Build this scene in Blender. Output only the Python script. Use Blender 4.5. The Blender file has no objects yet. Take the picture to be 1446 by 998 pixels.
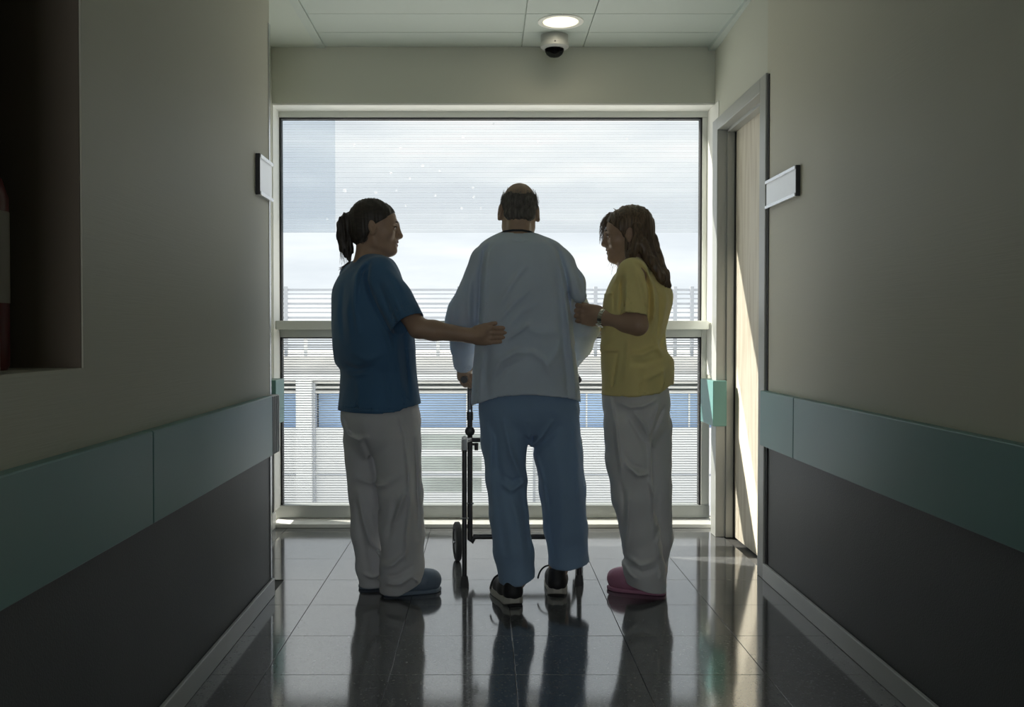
import bpy, bmesh, math, random
import numpy as np
from mathutils import Vector, Matrix

random.seed(7)
SC = bpy.context.scene
COL = SC.collection
R_ = math.radians

# ------------------------------------------------------------------ camera
CAM = np.array([0.0, 0.0, 1.10]); FPX = 1380.0; PITCH = math.atan(29 / 1380)
cd = bpy.data.cameras.new('camera'); cam = bpy.data.objects.new('camera', cd); COL.objects.link(cam)
cam.location = CAM; cam.rotation_euler = (R_(90) - PITCH, 0, 0)
cd.sensor_width = 36.0; cd.lens = FPX / 1446 * 36; cd.shift_x = 37 / 1446
cd.clip_start = 0.02; cd.clip_end = 400
SC.camera = cam

# ------------------------------------------------------------------ sky, sun, added rear fill, exposure
w = bpy.data.worlds.new('sky'); SC.world = w; w.use_nodes = True
nt = w.node_tree; nt.nodes.clear()
def N(t, typ, **kw):
    n = t.nodes.new(typ)
    for k, v in kw.items(): setattr(n, k, v)
    return n
tc = N(nt, 'ShaderNodeTexCoord'); mp = N(nt, 'ShaderNodeMapping'); mp.inputs['Scale'].default_value = (1.6, 1.6, 9)
mp.inputs['Location'].default_value = (0.35, 0.2, 0.43)
nz = N(nt, 'ShaderNodeTexNoise'); nz.inputs['Scale'].default_value = 2.1; nz.inputs['Detail'].default_value = 5; nz.inputs['Roughness'].default_value = .5
cr = N(nt, 'ShaderNodeValToRGB'); cr.color_ramp.elements[0].position = .36; cr.color_ramp.elements[0].color = (.62, .655, .705, 1)
cr.color_ramp.elements[1].position = .60; cr.color_ramp.elements[1].color = (.82, .83, .845, 1)
e = cr.color_ramp.elements.new(.47); e.color = (.70, .73, .768, 1)
bg = N(nt, 'ShaderNodeBackground'); bg.inputs['Strength'].default_value = 1.28
wo = N(nt, 'ShaderNodeOutputWorld')
nt.links.new(tc.outputs['Generated'], mp.inputs['Vector']); nt.links.new(mp.outputs[0], nz.inputs['Vector'])
nt.links.new(nz.outputs['Fac'], cr.inputs[0]); nt.links.new(cr.outputs[0], bg.inputs['Color']); nt.links.new(bg.outputs[0], wo.inputs[0])

sl = bpy.data.lights.new('sun', 'SUN'); sun = bpy.data.objects.new('sun', sl); COL.objects.link(sun)
sl.energy = 10.0; sl.angle = R_(.7); sl.color = (1, .94, .84)
sun.rotation_euler = Vector((2.1, -1.0, -1.5)).to_track_quat('-Z', 'Y').to_euler()
sun.location = (-4, 9, 6)

al = bpy.data.lights.new('rear_fill', 'AREA'); ao = bpy.data.objects.new('rear_fill', al); COL.objects.link(ao)  # unseen fill lamp added behind the camera to brighten the figures' backs
al.shape = 'RECTANGLE'; al.size = 1.9; al.size_y = 2.1; al.energy = 42; al.color = (.94, .98, 1)
ao.location = (.17, -5.6, 1.35); ao.rotation_euler = (R_(90), 0, 0)

SC.view_settings.view_transform = 'Standard'; SC.view_settings.look = 'None'
SC.view_settings.gamma = 1.0; SC.view_settings.use_curve_mapping = False
SC.view_settings.exposure = 0.1
try:
    SC.cycles.max_bounces = 10; SC.cycles.diffuse_bounces = 6; SC.cycles.transparent_max_bounces = 16
    SC.cycles.sample_clamp_indirect = 6.0; SC.cycles.caustics_reflective = False; SC.cycles.caustics_refractive = False
    SC.cycles.use_denoising = True
except Exception: pass

def at(px, py, d):
    """real point at distance d down the corridor for a measured sight line"""
    u = (px - 686) / FPX; v = -(py - 499) / FPX
    yy = math.cos(PITCH) + v * math.sin(PITCH); zz = -math.sin(PITCH) + v * math.cos(PITCH)
    return np.array([u * d / yy, d, CAM[2] + zz * d / yy])

# ------------------------------------------------------------------ materials
MATS = {}
def mat(name, col, rough=.6, metal=0., spec=.5, bump=None, var=None, coat=0., emit=None, ior=None, sheen=0.):
    """bump=(scale xyz, strength, distance); var=(scale xyz, amount) multiplies the colour with soft noise"""
    if name in MATS: return MATS[name]
    m = bpy.data.materials.new(name); m.use_nodes = True; t = m.node_tree
    p = t.nodes['Principled BSDF']
    p.inputs['Base Color'].default_value = (*col, 1); p.inputs['Roughness'].default_value = rough
    p.inputs['Metallic'].default_value = metal; p.inputs['Specular IOR Level'].default_value = spec
    p.inputs['Coat Weight'].default_value = coat; p.inputs['Sheen Weight'].default_value = sheen
    if ior: p.inputs['IOR'].default_value = ior
    if emit:
        p.inputs['Emission Color'].default_value = (*emit[0], 1); p.inputs['Emission Strength'].default_value = emit[1]
    c = N(t, 'ShaderNodeTexCoord')
    if var:
        mpp = N(t, 'ShaderNodeMapping'); mpp.inputs['Scale'].default_value = var[0]
        n = N(t, 'ShaderNodeTexNoise'); n.inputs['Scale'].default_value = 1; n.inputs['Detail'].default_value = 4
        r = N(t, 'ShaderNodeMapRange'); r.inputs['From Min'].default_value = .3; r.inputs['From Max'].default_value = .7
        r.inputs['To Min'].default_value = 1 - var[1]; r.inputs['To Max'].default_value = 1 + var[1]
        mx = N(t, 'ShaderNodeMix', data_type='RGBA', blend_type='MULTIPLY'); mx.inputs['Factor'].default_value = 1
        mx.inputs['A'].default_value = (*col, 1)
        t.links.new(c.outputs['Object'], mpp.inputs[0]); t.links.new(mpp.outputs[0], n.inputs['Vector'])
        t.links.new(n.outputs['Fac'], r.inputs['Value']); t.links.new(r.outputs[0], mx.inputs['B'])
        t.links.new(mx.outputs['Result'], p.inputs['Base Color'])
    if bump:
        mpp = N(t, 'ShaderNodeMapping'); mpp.inputs['Scale'].default_value = bump[0]
        n = N(t, 'ShaderNodeTexNoise'); n.inputs['Scale'].default_value = 1; n.inputs['Detail'].default_value = 2
        b = N(t, 'ShaderNodeBump'); b.inputs['Strength'].default_value = bump[1]; b.inputs['Distance'].default_value = bump[2]
        t.links.new(c.outputs['Object'], mpp.inputs[0]); t.links.new(mpp.outputs[0], n.inputs['Vector'])
        t.links.new(n.outputs['Fac'], b.inputs['Height']); t.links.new(b.outputs[0], p.inputs['Normal'])
    MATS[name] = m
    return m

M_WALL = mat('ribbed_wall_vinyl', (.60, .58, .48), .55, bump=((6, 6, 260), .25, .002))
M_PLASTER = mat('cream_plaster', (.60, .605, .53), .7, var=((1, 1, 1), .03))
M_DADO = mat('dark_grey_dado_vinyl', (.085, .088, .092), .5, bump=((220, 220, 220), .5, .002), var=((2, 2, 1), .08))
M_TEAL = mat('teal_laminate', (.13, .29, .275), .35, var=((1, 1, 1), .05))
M_RAILCAP = mat('grey_rail_cap', (.32, .33, .33), .4)
M_BASE = mat('grey_skirting', (.60, .61, .61), .35, var=((3, 3, 3), .05))
M_CEIL = mat('white_ceiling_panel', (.56, .62, .59), .6)
M_PLASTCEIL = mat('ceiling_plaster', (.60, .65, .60), .7)
M_ALU = mat('pale_aluminium_frame', (.70, .72, .68), .4, metal=.15)
M_ALUD = mat('grey_aluminium', (.42, .44, .42), .4, metal=.4)
M_GASKET = mat('black_gasket', (.02, .02, .022), .6)
M_WHITE = mat('white_paint', (.92, .915, .87), .5)
M_FRAMEDOOR = mat('grey_door_frame', (.42, .43, .41), .38, metal=.1)
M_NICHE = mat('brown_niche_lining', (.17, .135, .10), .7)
M_CHROME = mat('brushed_steel', (.62, .63, .64), .25, metal=1.)
M_BLACK = mat('black_plastic', (.012, .012, .013), .4)
M_RUBBER = mat('grey_rubber', (.06, .06, .062), .7)
M_WALKER = mat('dark_anodised_tube', (.035, .035, .038), .35, metal=.35, bump=((900, 900, 900), .2, .001))
M_SIGN = mat('white_sign_card', (.92, .95, .98), .15, coat=1.)
M_SLAT = mat('pale_blind_line', (.55, .57, .59), .7)
_t = M_SLAT.node_tree; _p = _t.nodes['Principled BSDF']; _m = N(_t, 'ShaderNodeMixShader'); _m.inputs[0].default_value = .3; _b = N(_t, 'ShaderNodeBsdfTranslucent'); _b.inputs[0].default_value = (.8, .82, .84, 1)
_t.links.new(_p.outputs[0], _m.inputs[1]); _t.links.new(_b.outputs[0], _m.inputs[2]); _t.links.new(_m.outputs[0], _t.nodes['Material Output'].inputs[0])

def glass(name, tint, rough=0., refl=1.):
    m = bpy.data.materials.new(name); m.use_nodes = True; t = m.node_tree; t.nodes.clear()
    o = N(t, 'ShaderNodeOutputMaterial'); mx = N(t, 'ShaderNodeMixShader'); tr = N(t, 'ShaderNodeBsdfTransparent'); g = N(t, 'ShaderNodeBsdfGlossy')
    f = N(t, 'ShaderNodeFresnel'); f.inputs[0].default_value = 1.1
    ge = N(t, 'ShaderNodeNewGeometry'); sb_ = N(t, 'ShaderNodeMath', operation='SUBTRACT'); sb_.inputs[0].default_value = 1; mu = N(t, 'ShaderNodeMath', operation='MULTIPLY')
    t.links.new(ge.outputs['Backfacing'], sb_.inputs[1]); t.links.new(f.outputs[0], mu.inputs[0]); t.links.new(sb_.outputs[0], mu.inputs[1])
    tr.inputs[0].default_value = (*tint, 1); g.inputs['Roughness'].default_value = rough
    t.links.new(mu.outputs[0], mx.inputs[0]); t.links.new(tr.outputs[0], mx.inputs[1]); t.links.new(g.outputs[0], mx.inputs[2]); t.links.new(mx.outputs[0], o.inputs[0])
    return m
M_GLASS = glass('window_glass', (.97, .985, .98))
M_FILM = glass('bluish_film', (.88, .905, .93))
M_SPOT = bpy.data.materials.new('pale_water_mark'); M_SPOT.use_nodes = True
_t = M_SPOT.node_tree; _t.nodes.clear(); _o = N(_t, 'ShaderNodeOutputMaterial'); _m = N(_t, 'ShaderNodeMixShader'); _m.inputs[0].default_value = .13
_a = N(_t, 'ShaderNodeBsdfTransparent'); _b = N(_t, 'ShaderNodeBsdfTranslucent'); _b.inputs[0].default_value = (1, 1, 1, 1)
_t.links.new(_a.outputs[0], _m.inputs[1]); _t.links.new(_b.outputs[0], _m.inputs[2]); _t.links.new(_m.outputs[0], _o.inputs[0])
M_DOME = glass('smoked_dome', (.25, .25, .26), .02)

def floor_mat():
    m = bpy.data.materials.new('polished_terrazzo'); m.use_nodes = True; t = m.node_tree; p = t.nodes['Principled BSDF']
    c = N(t, 'ShaderNodeTexCoord'); v = N(t, 'ShaderNodeTexVoronoi'); v.inputs['Scale'].default_value = 190
    cr = N(t, 'ShaderNodeValToRGB'); cr.color_ramp.elements[0].color = (.05, .053, .058, 1); cr.color_ramp.elements[1].color = (.19, .195, .2, 1)
    sx = N(t, 'ShaderNodeSeparateColor')
    t.links.new(c.outputs['Object'], v.inputs['Vector']); t.links.new(v.outputs['Color'], sx.inputs[0]); t.links.new(sx.outputs[0], cr.inputs[0])
    t.links.new(cr.outputs[0], p.inputs['Base Color'])
    p.inputs['Roughness'].default_value = .11; p.inputs['IOR'].default_value = 3.7; p.inputs['Specular IOR Level'].default_value = .5
    n = N(t, 'ShaderNodeTexNoise'); n.inputs['Scale'].default_value = 5; n.inputs['Detail'].default_value = 5
    r = N(t, 'ShaderNodeMapRange'); r.inputs['To Min'].default_value = .07; r.inputs['To Max'].default_value = .12
    t.links.new(c.outputs['Object'], n.inputs['Vector']); t.links.new(n.outputs['Fac'], r.inputs['Value']); t.links.new(r.outputs[0], p.inputs['Roughness'])
    return m
M_FLOOR = floor_mat()
M_GROUT = mat('grey_grout', (.07, .07, .07), .8)

def wood_mat():
    m = bpy.data.materials.new('pale_maple_door'); m.use_nodes = True; t = m.node_tree; p = t.nodes['Principled BSDF']
    c = N(t, 'ShaderNodeTexCoord'); mpp = N(t, 'ShaderNodeMapping'); mpp.inputs['Scale'].default_value = (30, 30, 2.2)
    n = N(t, 'ShaderNodeTexNoise'); n.inputs['Scale'].default_value = 1; n.inputs['Detail'].default_value = 6
    cr = N(t, 'ShaderNodeValToRGB'); cr.color_ramp.elements[0].position = .3; cr.color_ramp.elements[0].color = (.58, .51, .40, 1)
    cr.color_ramp.elements[1].position = .55; cr.color_ramp.elements[1].color = (.74, .68, .57, 1)
    t.links.new(c.outputs['Object'], mpp.inputs[0]); t.links.new(mpp.outputs[0], n.inputs['Vector']); t.links.new(n.outputs['Fac'], cr.inputs[0]); t.links.new(cr.outputs[0], p.inputs['Base Color'])
    p.inputs['Roughness'].default_value = .5
    return m
M_DOOR = wood_mat()

# ------------------------------------------------------------------ object helpers
def link(name, me, m, parent=None, base=None):
    if me.name != name: me.name = name
    o = bpy.data.objects.new(name, me); COL.objects.link(o)
    if m is not None and not me.materials: me.materials.append(m)
    if parent is not None: o.parent = parent
    return o
def struct(o, **kw):
    o['kind'] = 'structure'
    for k, v in kw.items(): o[k] = v
    return o
def thing(name, label, cat, loc=(0, 0, 0), group=None):
    o = bpy.data.objects.new(name, None); COL.objects.link(o); o.location = loc; o.empty_display_size = .1
    o['label'] = label; o['category'] = cat
    if group: o['group'] = group
    return o
class MB:
    """collects shapes into one mesh; coordinates are world minus base"""
    def __init__(s, base=(0, 0, 0)): s.bm = bmesh.new(); s.b = Vector(base)
    def box(s, x0, x1, y0, y1, z0, z1, bev=0.):
        lo = Vector((min(x0, x1), min(y0, y1), min(z0, z1))); hi = Vector((max(x0, x1), max(y0, y1), max(z0, z1)))
        r = bmesh.ops.create_cube(s.bm, size=1)
        for v in r['verts']:
            v.co = Vector([(lo[i] + hi[i]) / 2 + v.co[i] * (hi[i] - lo[i]) for i in range(3)]) - s.b
        if bev: bmesh.ops.bevel(s.bm, geom=list({e for v in r['verts'] for e in v.link_edges}), offset=bev, segments=2, affect='EDGES', profile=.5)
        return s
    def tube(s, pts, r, seg=12, caps=True):
        pts = [Vector(p) - s.b for p in pts]; rr = r if isinstance(r, (list, tuple)) else [r] * len(pts)
        rings = []; up = None
        for i, p in enumerate(pts):
            d = (pts[min(i + 1, len(pts) - 1)] - pts[max(i - 1, 0)]).normalized()
            if up is None: up = d.orthogonal().normalized()
            up = (up - d * up.dot(d)); up = up.normalized() if up.length > 1e-5 else d.orthogonal().normalized()
            q = d.cross(up)
            rings.append([s.bm.verts.new(p + (up * math.cos(a) + q * math.sin(a)) * rr[i]) for a in [2 * math.pi * k / seg for k in range(seg)]])
        for a, b in zip(rings, rings[1:]):
            for k in range(seg): s.bm.faces.new((a[k], a[(k + 1) % seg], b[(k + 1) % seg], b[k]))
        if caps: s.bm.faces.new(rings[0][::-1]); s.bm.faces.new(rings[-1])
        return s
    def lathe(s, c, axis, prof, seg=28):
        """prof = [(distance along axis, radius)]"""
        a = Vector(axis).normalized(); u = a.orthogonal().normalized(); q = a.cross(u); c = Vector(c) - s.b; rings = []
        for h, r in prof:
            if r < 1e-6: rings.append([s.bm.verts.new(c + a * h)])
            else: rings.append([s.bm.verts.new(c + a * h + (u * math.cos(t) + q * math.sin(t)) * r) for t in [2 * math.pi * k / seg for k in range(seg)]])
        for A, B in zip(rings, rings[1:]):
            for k in range(seg):
                k2 = (k + 1) % seg
                if len(A) == 1 and len(B) == 1: continue
                if len(A) == 1: s.bm.faces.new((A[0], B[k2], B[k]))
                elif len(B) == 1: s.bm.faces.new((A[k], A[k2], B[0]))
                else: s.bm.faces.new((A[k], A[k2], B[k2], B[k]))
        return s
    def prism(s, pts, off):
        """closed polygon extruded by off"""
        pts = [Vector(p) - s.b for p in pts]; off = Vector(off)
        a = [s.bm.verts.new(p) for p in pts]; b = [s.bm.verts.new(p + off) for p in pts]; n = len(pts)
        s.bm.faces.new(a[::-1]); s.bm.faces.new(b)
        for k in range(n): s.bm.faces.new((a[k], a[(k + 1) % n], b[(k + 1) % n], b[k]))
        return s
    def build(s, name, m, parent=None, smooth=False):
        bmesh.ops.recalc_face_normals(s.bm, faces=s.bm.faces[:])
        me = bpy.data.meshes.new(name); s.bm.to_mesh(me); s.bm.free()
        if smooth:
            for p in me.polygons: p.use_smooth = True
            try: me.set_sharp_from_angle(angle=R_(40))
            except Exception: pass
        return link(name, me, m, parent)

# ------------------------------------------------------------------ setting: floor
XL, XR, XLR, XRR = -.90, 1.25, -1.20, 1.285      # corridor walls; walls beside the window
YE, YC = 5.51, 4.085                              # window wall; end of the left wall
YB = -5.5
H = 2.70
fl = struct(MB().box(-1.6, 1.6, YB, 5.9, -.2, -.006).build('floor', M_GROUT))
MB().box(XL, XR, YB, 1.913 - .002, -.004, 0).build('near_paving', M_FLOOR, fl)
xj = [XLR, -1.12, -.713, -.309, .095, .499, .903, XRR]; yj = [1.913 + .404 * k for k in range(9)] + [5.53]
proto = {}
for j in range(len(yj) - 1):
    for i in range(len(xj) - 1):
        x0, x1, y0, y1 = xj[i], xj[i + 1], yj[j], yj[j + 1]
        if y0 < 4.0:
            x0 = max(x0, XL); 
        if y0 < 4.3: x1 = min(x1, XR + .005)
        if x1 - x0 < .03: continue
        g = .0011
        key = (round(x1 - x0, 3), round(y1 - y0, 3))
        if key not in proto:
            proto[key] = MB((0, 0, 0)).box(-(x1 - x0) / 2 + g, (x1 - x0) / 2 - g, -(y1 - y0) / 2 + g, (y1 - y0) / 2 - g, -.005, 0, .0006).build('tile', M_FLOOR, fl)
            o = proto[key]
        else:
            o = proto[key].copy(); COL.objects.link(o)
        o.name = 'tile'; o.location = ((x0 + x1) / 2, (y0 + y1) / 2, random.uniform(-.0003, 0))

# ------------------------------------------------------------------ setting: ceiling
ce = struct(MB().box(-1.9, 1.6, YB, 5.9, H + .01, H + .2).build('ceiling', M_PLASTCEIL))
MB().box(-1.9, XL - .045, YB, YE, H, H + .012).build('plaster_strip', M_PLASTCEIL, ce)
cj = [5.51, 5.245, 4.94]
while cj[-1] > -5.3: cj.append(cj[-1] - .307)
xc = [XL, .20, .545, XR + .035]
for j in range(len(cj) - 1):
    for i in range(3):
        x0, x1 = xc[i], xc[i + 1]
        if i == 2 and cj[j] < 4.3: x1 = XR
        key = ('c', i, round(x1, 3), round(cj[j] - cj[j + 1], 3))
        if j > 12 : break
        if key not in proto:
            ww, dd = (x1 - x0) / 2 - .0022, (cj[j] - cj[j + 1]) / 2 - .0022
            o = proto[key] = MB().box(-ww, ww, -dd, dd, 0, .012, .001).build('ceiling_panel', M_CEIL, ce)
        else:
            o = proto[key].copy(); COL.objects.link(o)
        o.name = 'ceiling_panel'; o.location = ((x0 + x1) / 2, (cj[j] + cj[j + 1]) / 2, H + random.uniform(0, .0015))
MB().box(XL, XR, YB, cj[13], H, H + .012).build('near_ceiling', M_CEIL, ce)
struct(MB().box(XL - .045, XL, YB, YE, H - .006, H + .012).build('trim_1', M_CEIL))
struct(MB().box(XRR - .04, XRR, 4.3, YE, H - .02, H + .012).box(XR - .04, XR, YB, 4.3, H - .02, H + .012).build('trim_2', M_CEIL))

# ------------------------------------------------------------------ setting: walls
DADO = .60
wl = MB()
wl.box(XL - .35, XL, YB, 1.81, DADO, H).box(XL - .35, XL, 2.185, YC, DADO, H).box(XL - .35, XL, 1.81, 2.185, DADO, 1.02).box(XL - .35, XL, 1.81, 2.185, 1.95, H)
wl = struct(wl.build('wall_left', M_WALL))
MB().box(XL - .35, XL - .002, YB, YC, 0, DADO).build('dado', M_DADO, wl)
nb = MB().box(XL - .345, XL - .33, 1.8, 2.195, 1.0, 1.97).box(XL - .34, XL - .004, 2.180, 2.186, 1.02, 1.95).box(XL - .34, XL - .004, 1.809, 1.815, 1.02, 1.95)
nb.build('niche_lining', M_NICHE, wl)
MB().box(XL - .33, XL - .001, 1.815, 2.18, 1.012, 1.022).build('niche_ledge', M_WALL, wl)
struct(MB().box(XL, XL + .014, YB, YC, 0, .072, .003).build('baseboard_left', M_BASE))
wr = struct(MB().box(XR, XR + .3, YB, 4.36, DADO, H).build('wall_right', M_WALL))
MB().box(XR + .002, XR + .3, YB, 4.36, 0, DADO).build('dado', M_DADO, wr)
struct(MB().box(XR - .014, XR, YB, 4.345, 0, .072, .003).build('baseboard_right', M_BASE))
wrw = struct(MB().box(XRR, XRR + .3, 5.36, YE + .25, DADO, H).prism([(XR, 4.36, 2.24), (XRR, 5.36, 2.24), (XRR + .3, 5.36, 2.24), (XR + .3, 4.36, 2.24)], (0, 0, H - 2.24)).build('wall_window_side', M_PLASTER))
MB().box(XRR + .002, XRR + .3, 5.36, YE + .03, 0, DADO).build('dado', M_DADO, wrw)
struct(MB().box(XRR - .014, XRR, 5.36, YE, 0, .09, .003).build('baseboard_window_side', M_WHITE))
wlr = struct(MB().box(XLR - .3, XLR, YC, YE + .25, DADO, H).build('wall_left_recess', M_PLASTER))
MB().box(XLR - .3, XLR - .002, YC, YE + .03, 0, DADO).build('dado', M_DADO, wlr)
struct(MB().box(XLR, XLR + .014, YC, YE, 0, .09, .003).build('baseboard_left_recess', M_WHITE))
struct(MB().box(XLR - .1, XRR + .1, YE, YE + .25, 2.39, H + .05).box(XLR - .1, XRR + .1, YE + .04, YE + .25, -.2, .012).build('wall_window', M_PLASTER))
struct(MB().box(-1.6, -.78, YB - .2, YB, 0, H + .1).box(1.12, 1.6, YB - .2, YB, 0, H + .1).box(-.78, 1.12, YB - .2, YB, 2.4, H + .1).box(-.78, 1.12, YB - .2, YB, -.1, .3).build('wall_back', M_WALL))
# shell outside the rooms so that daylight only comes through the glass
# ------------------------------------------------------------------ window
YW = YE + .18                                    # aluminium frame plane
win = struct(MB().box(XLR, XRR, YE + .002, YE + .18, 2.378, 2.389).box(XLR, XLR + .004, YE + .002, YE + .17, .09, 2.378).box(XRR - .004, XRR, YE - .10, YE + .17, .86, 2.378).build('window_1', M_WHITE))
fx0, fx1 = -1.245, 1.30
fr = MB()
fr.box(fx0, fx1, YW - .02, YW + .06, 2.345, 2.39, .003)
fr.box(fx0, -1.195, YW - .02, YW + .06, .0, 2.3445, .003).box(1.252, fx1, YW - .02, YW + .06, .0, 2.3445, .003)
fr.build('window_frame', M_ALU, win)
MB().box(fx0, fx1, YW - .03, YW + .06, .025, .098, .003).build('bottom_rail', M_ALUD, win)
MB().box(XLR - .005, XRR + .005, YE - .02, YW + .0, 0, .022, .003).build('window_sill', M_WHITE, win)
MB().box(XLR + .005, 1.27, YW - .13, YW + .02, 1.12, 1.17, .003).build('transom', M_ALU, win)
MB().box(-1.195, 1.252, YW - .02, YW + .05, 1.075, 1.122, .002).build('transom_lower_rail', M_ALUD, win)
for (z0, z1) in ((1.17, 2.345), (.098, 1.075)):
    MB().box(-1.195, -1.185, YW - .012, YW + .04, z0, z1).box(1.242, 1.252, YW - .012, YW + .04, z0, z1).box(-1.195, 1.252, YW - .012, YW + .04, z1 - .008, z1).build('gasket', M_GASKET, win)
    MB().box(-1.19, 1.247, YW + .012, YW + .016, z0, z1).build('pane', M_GLASS, win)
sb = MB(); z = 1.688
while z < 2.33: sb.box(-1.186, 1.244, YW + .022, YW + .024, z, z + .0014); z += .0096
s = sb.build('fine_blind', M_SLAT, win); s['kind'] = 'stuff'
sb = MB(); z = .105
while z < 1.07: sb.box(-1.186, 1.244, YW + .022, YW + .0235, z, z + .0044); z += .0142
s = sb.build('lower_blind', M_SLAT, win); s['kind'] = 'stuff'
MB().box(-1.186, -.878, YW + .03, YW + .032, 1.686, 2.338).build('tinted_film', M_FILM, win)

sp = MB(); rs = random.Random(2)
for px, py, rr in ((487, 269, 9), (531, 272, 7), (566, 209, 7), (552, 244, 7), (597, 234, 7), (560, 269, 5), (579, 252, 5), (615, 276, 6), (654, 194, 8), (668, 265, 6), (669, 278, 6), (652, 294, 6), (679, 294, 5), (573, 290, 5), (462, 309, 6), (621, 241, 5), (697, 175, 5), (760, 200, 6), (885, 196, 5), (500, 205, 6)):
    q = at(px, py, YW + .010); sp.lathe(q, (0, 1, 0), [(0, 0), (.0002, rr * .0013), (.0008, rr * .0011), (.001, 0)], 9)
s = sp.build('water_marks', M_SPOT, win); s['kind'] = 'stuff'

# ------------------------------------------------------------------ door on the right wall
dr = struct(MB().box(1.335, 1.375, 4.40, 5.26, .006, 2.185).build('door_1', M_DOOR))
MB().box(1.238, XR + .12, 4.345, 4.44, 0, 2.25, .003).box(1.238, XR + .12, 5.25, 5.36, 0, 2.25, .003).box(1.238, XR + .12, 4.4395, 5.2505, 2.185, 2.25, .003).build('door_frame', M_FRAMEDOOR, dr)
MB().box(1.29, 1.334, 5.235, 5.25, 0, 2.185, .002).box(1.29, 1.334, 4.44, 5.25, 2.17, 2.186, .002).build('door_stop', M_FRAMEDOOR, dr)
MB().box(1.328, 1.337, 5.226, 5.234, 0, 2.17).build('door_seal', M_GASKET, dr)
MB().box(1.375, 1.5, 4.345, 5.36, 0, 2.25).build('door_backing', M_GASKET, dr)
MB().box(XR - .004, XR + .02, 4.322, 4.346, .07, 2.24).build('shadow_gap', M_GASKET, dr)

# ------------------------------------------------------------------ wall guard rails
RZ0, RZ1 = .602, .845
def rail(label, x, thick, sgn, cuts, caps=()):
    base = Vector((x, (cuts[0] + cuts[-1]) / 2, RZ0))
    t = thing('wall_guard_rail', label, 'wall rail', base)
    for a, b in zip(cuts, cuts[1:]):
        MB(base).box(x, x - sgn * thick, a + .0012, b - .0012, RZ0, RZ1, .004).build('panel', M_TEAL, t)
    for a, b in caps:
        cp = MB(base).box(x, x - sgn * (thick + .002), a, b, RZ0 + .002, RZ1 - .002, .006)
        cp.build('end_cap', M_RAILCAP, t)
        for k in range(1, 4):
            y = a + (b - a) * k / 4
            MB(base).box(x, x - sgn * (thick + .005), y - .008, y + .004, RZ0 + .004, RZ1 - .004, .002).build('rib', M_RAILCAP, t)
rail('long teal wall guard rail on the wall with the recessed niche', XL, .034, -1, [YB, -2.6, .55, 2.54, 3.965], [(3.967, 4.095)])
rail('long teal wall guard rail on the wall beside the wooden door', XR, .034, 1, [YB, -2.4, .6, 3.86, 4.33])
rail('short teal guard rail stub between the window and the wooden door', XRR, .075, 1, [5.20, 5.50])
rail('short teal guard rail stub in the recess past the steel corner guard', XLR, .065, -1, [5.28, 5.50])
cg = MB().box(XL - .035, XL + .003, YC, YC + .004, .0, 2.38).box(XL, XL + .003, YC - .022, YC + .004, .075, RZ0).box(XL, XL + .003, YC - .022, YC + .004, RZ1, 2.38).build('corner_guard', M_CHROME)
cg['label'] = 'thin brushed steel corner guard strip on the end of the wall'; cg['category'] = 'corner guard'

# ------------------------------------------------------------------ small fixtures
def plaque(label, x, sgn, y0, y1, z0, z1):
    b = Vector((x, (y0 + y1) / 2, z0)); t = thing('door_sign', label, 'sign', b)
    MB(b).box(x, x - sgn * .012, y0, y1, z0 + .008, z1 - .008).build('card', M_SIGN, t)
    MB(b).box(x, x - sgn * .02, y0, y1, z1 - .014, z1, .002).build('top_rail', M_CHROME, t)
    MB(b).box(x, x - sgn * .02, y0, y1, z0, z0 + .014, .002).build('bottom_rail', M_CHROME, t)
    MB(b).box(x, x - sgn * .017, y0 - .006, y0, z0, z1).build('side_strip', M_BLACK, t)
plaque('blank white sign with steel rails next to the wooden door', XR, 1, 3.905, 4.325, 1.645, 1.768)
plaque('narrow white sign with steel rails near the steel corner guard', XL, -1, 3.84, 4.07, 1.642, 1.802)

c = (.385, 5.06, H); t = thing('downlight', 'round recessed ceiling downlight glowing warm white', 'ceiling lamp', c)
MB(c).lathe(c, (0, 0, -1), [(-.004, .088), (.003, .092), (.006, .112), (.003, .118), (-.003, .118)], 40).build('trim_ring', M_WHITE, t, True)
M_LAMP = mat('warm_diffuser', (.9, .85, .7), .5, emit=((1, .90, .62), 1.25))
MB(c).lathe(c, (0, 0, -1), [(.001, .0), (.001, .09), (.004, .088), (.004, 0)], 40).build('diffuser', M_LAMP, t, True)
dl = bpy.data.lights.new('downlight_lamp', 'AREA'); dl.shape = 'DISK'; dl.size = .17; dl.energy = .6; dl.color = (1, .9, .7)
do = bpy.data.objects.new('downlight_lamp', dl); COL.objects.link(do); do.location = (0, 0, -.014); do.parent = t

c = (.37, 5.30, H); t = thing('dome_camera', 'small round dome security camera under the ceiling', 'security camera', c)
MB(c).lathe(c, (0, 0, -1), [(0, 0), (0, .074), (.04, .074), (.042, .078), (.062, .076), (.072, .062), (.072, .05)], 36).build('housing', mat('camera_housing', (.42, .43, .41), .45), t, True)
MB(c).lathe(c, (0, 0, -1), [(.071, .052), (.085, .05), (.1, .042), (.112, .026), (.116, 0)], 32).build('dome', M_DOME, t, True)
MB(c).lathe(c, (0, -.3, -1), [(.04, .0), (.045, .03), (.085, .03), (.098, .018), (.099, 0)], 20).build('lens', M_BLACK, t, True)
MB(c).tube([(c[0] - .002, c[1] - .076, c[2] - .05), (c[0] - .002, c[1] - .079, c[2] - .05)], .004, 8).build('screw', M_GASKET, t)

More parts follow.
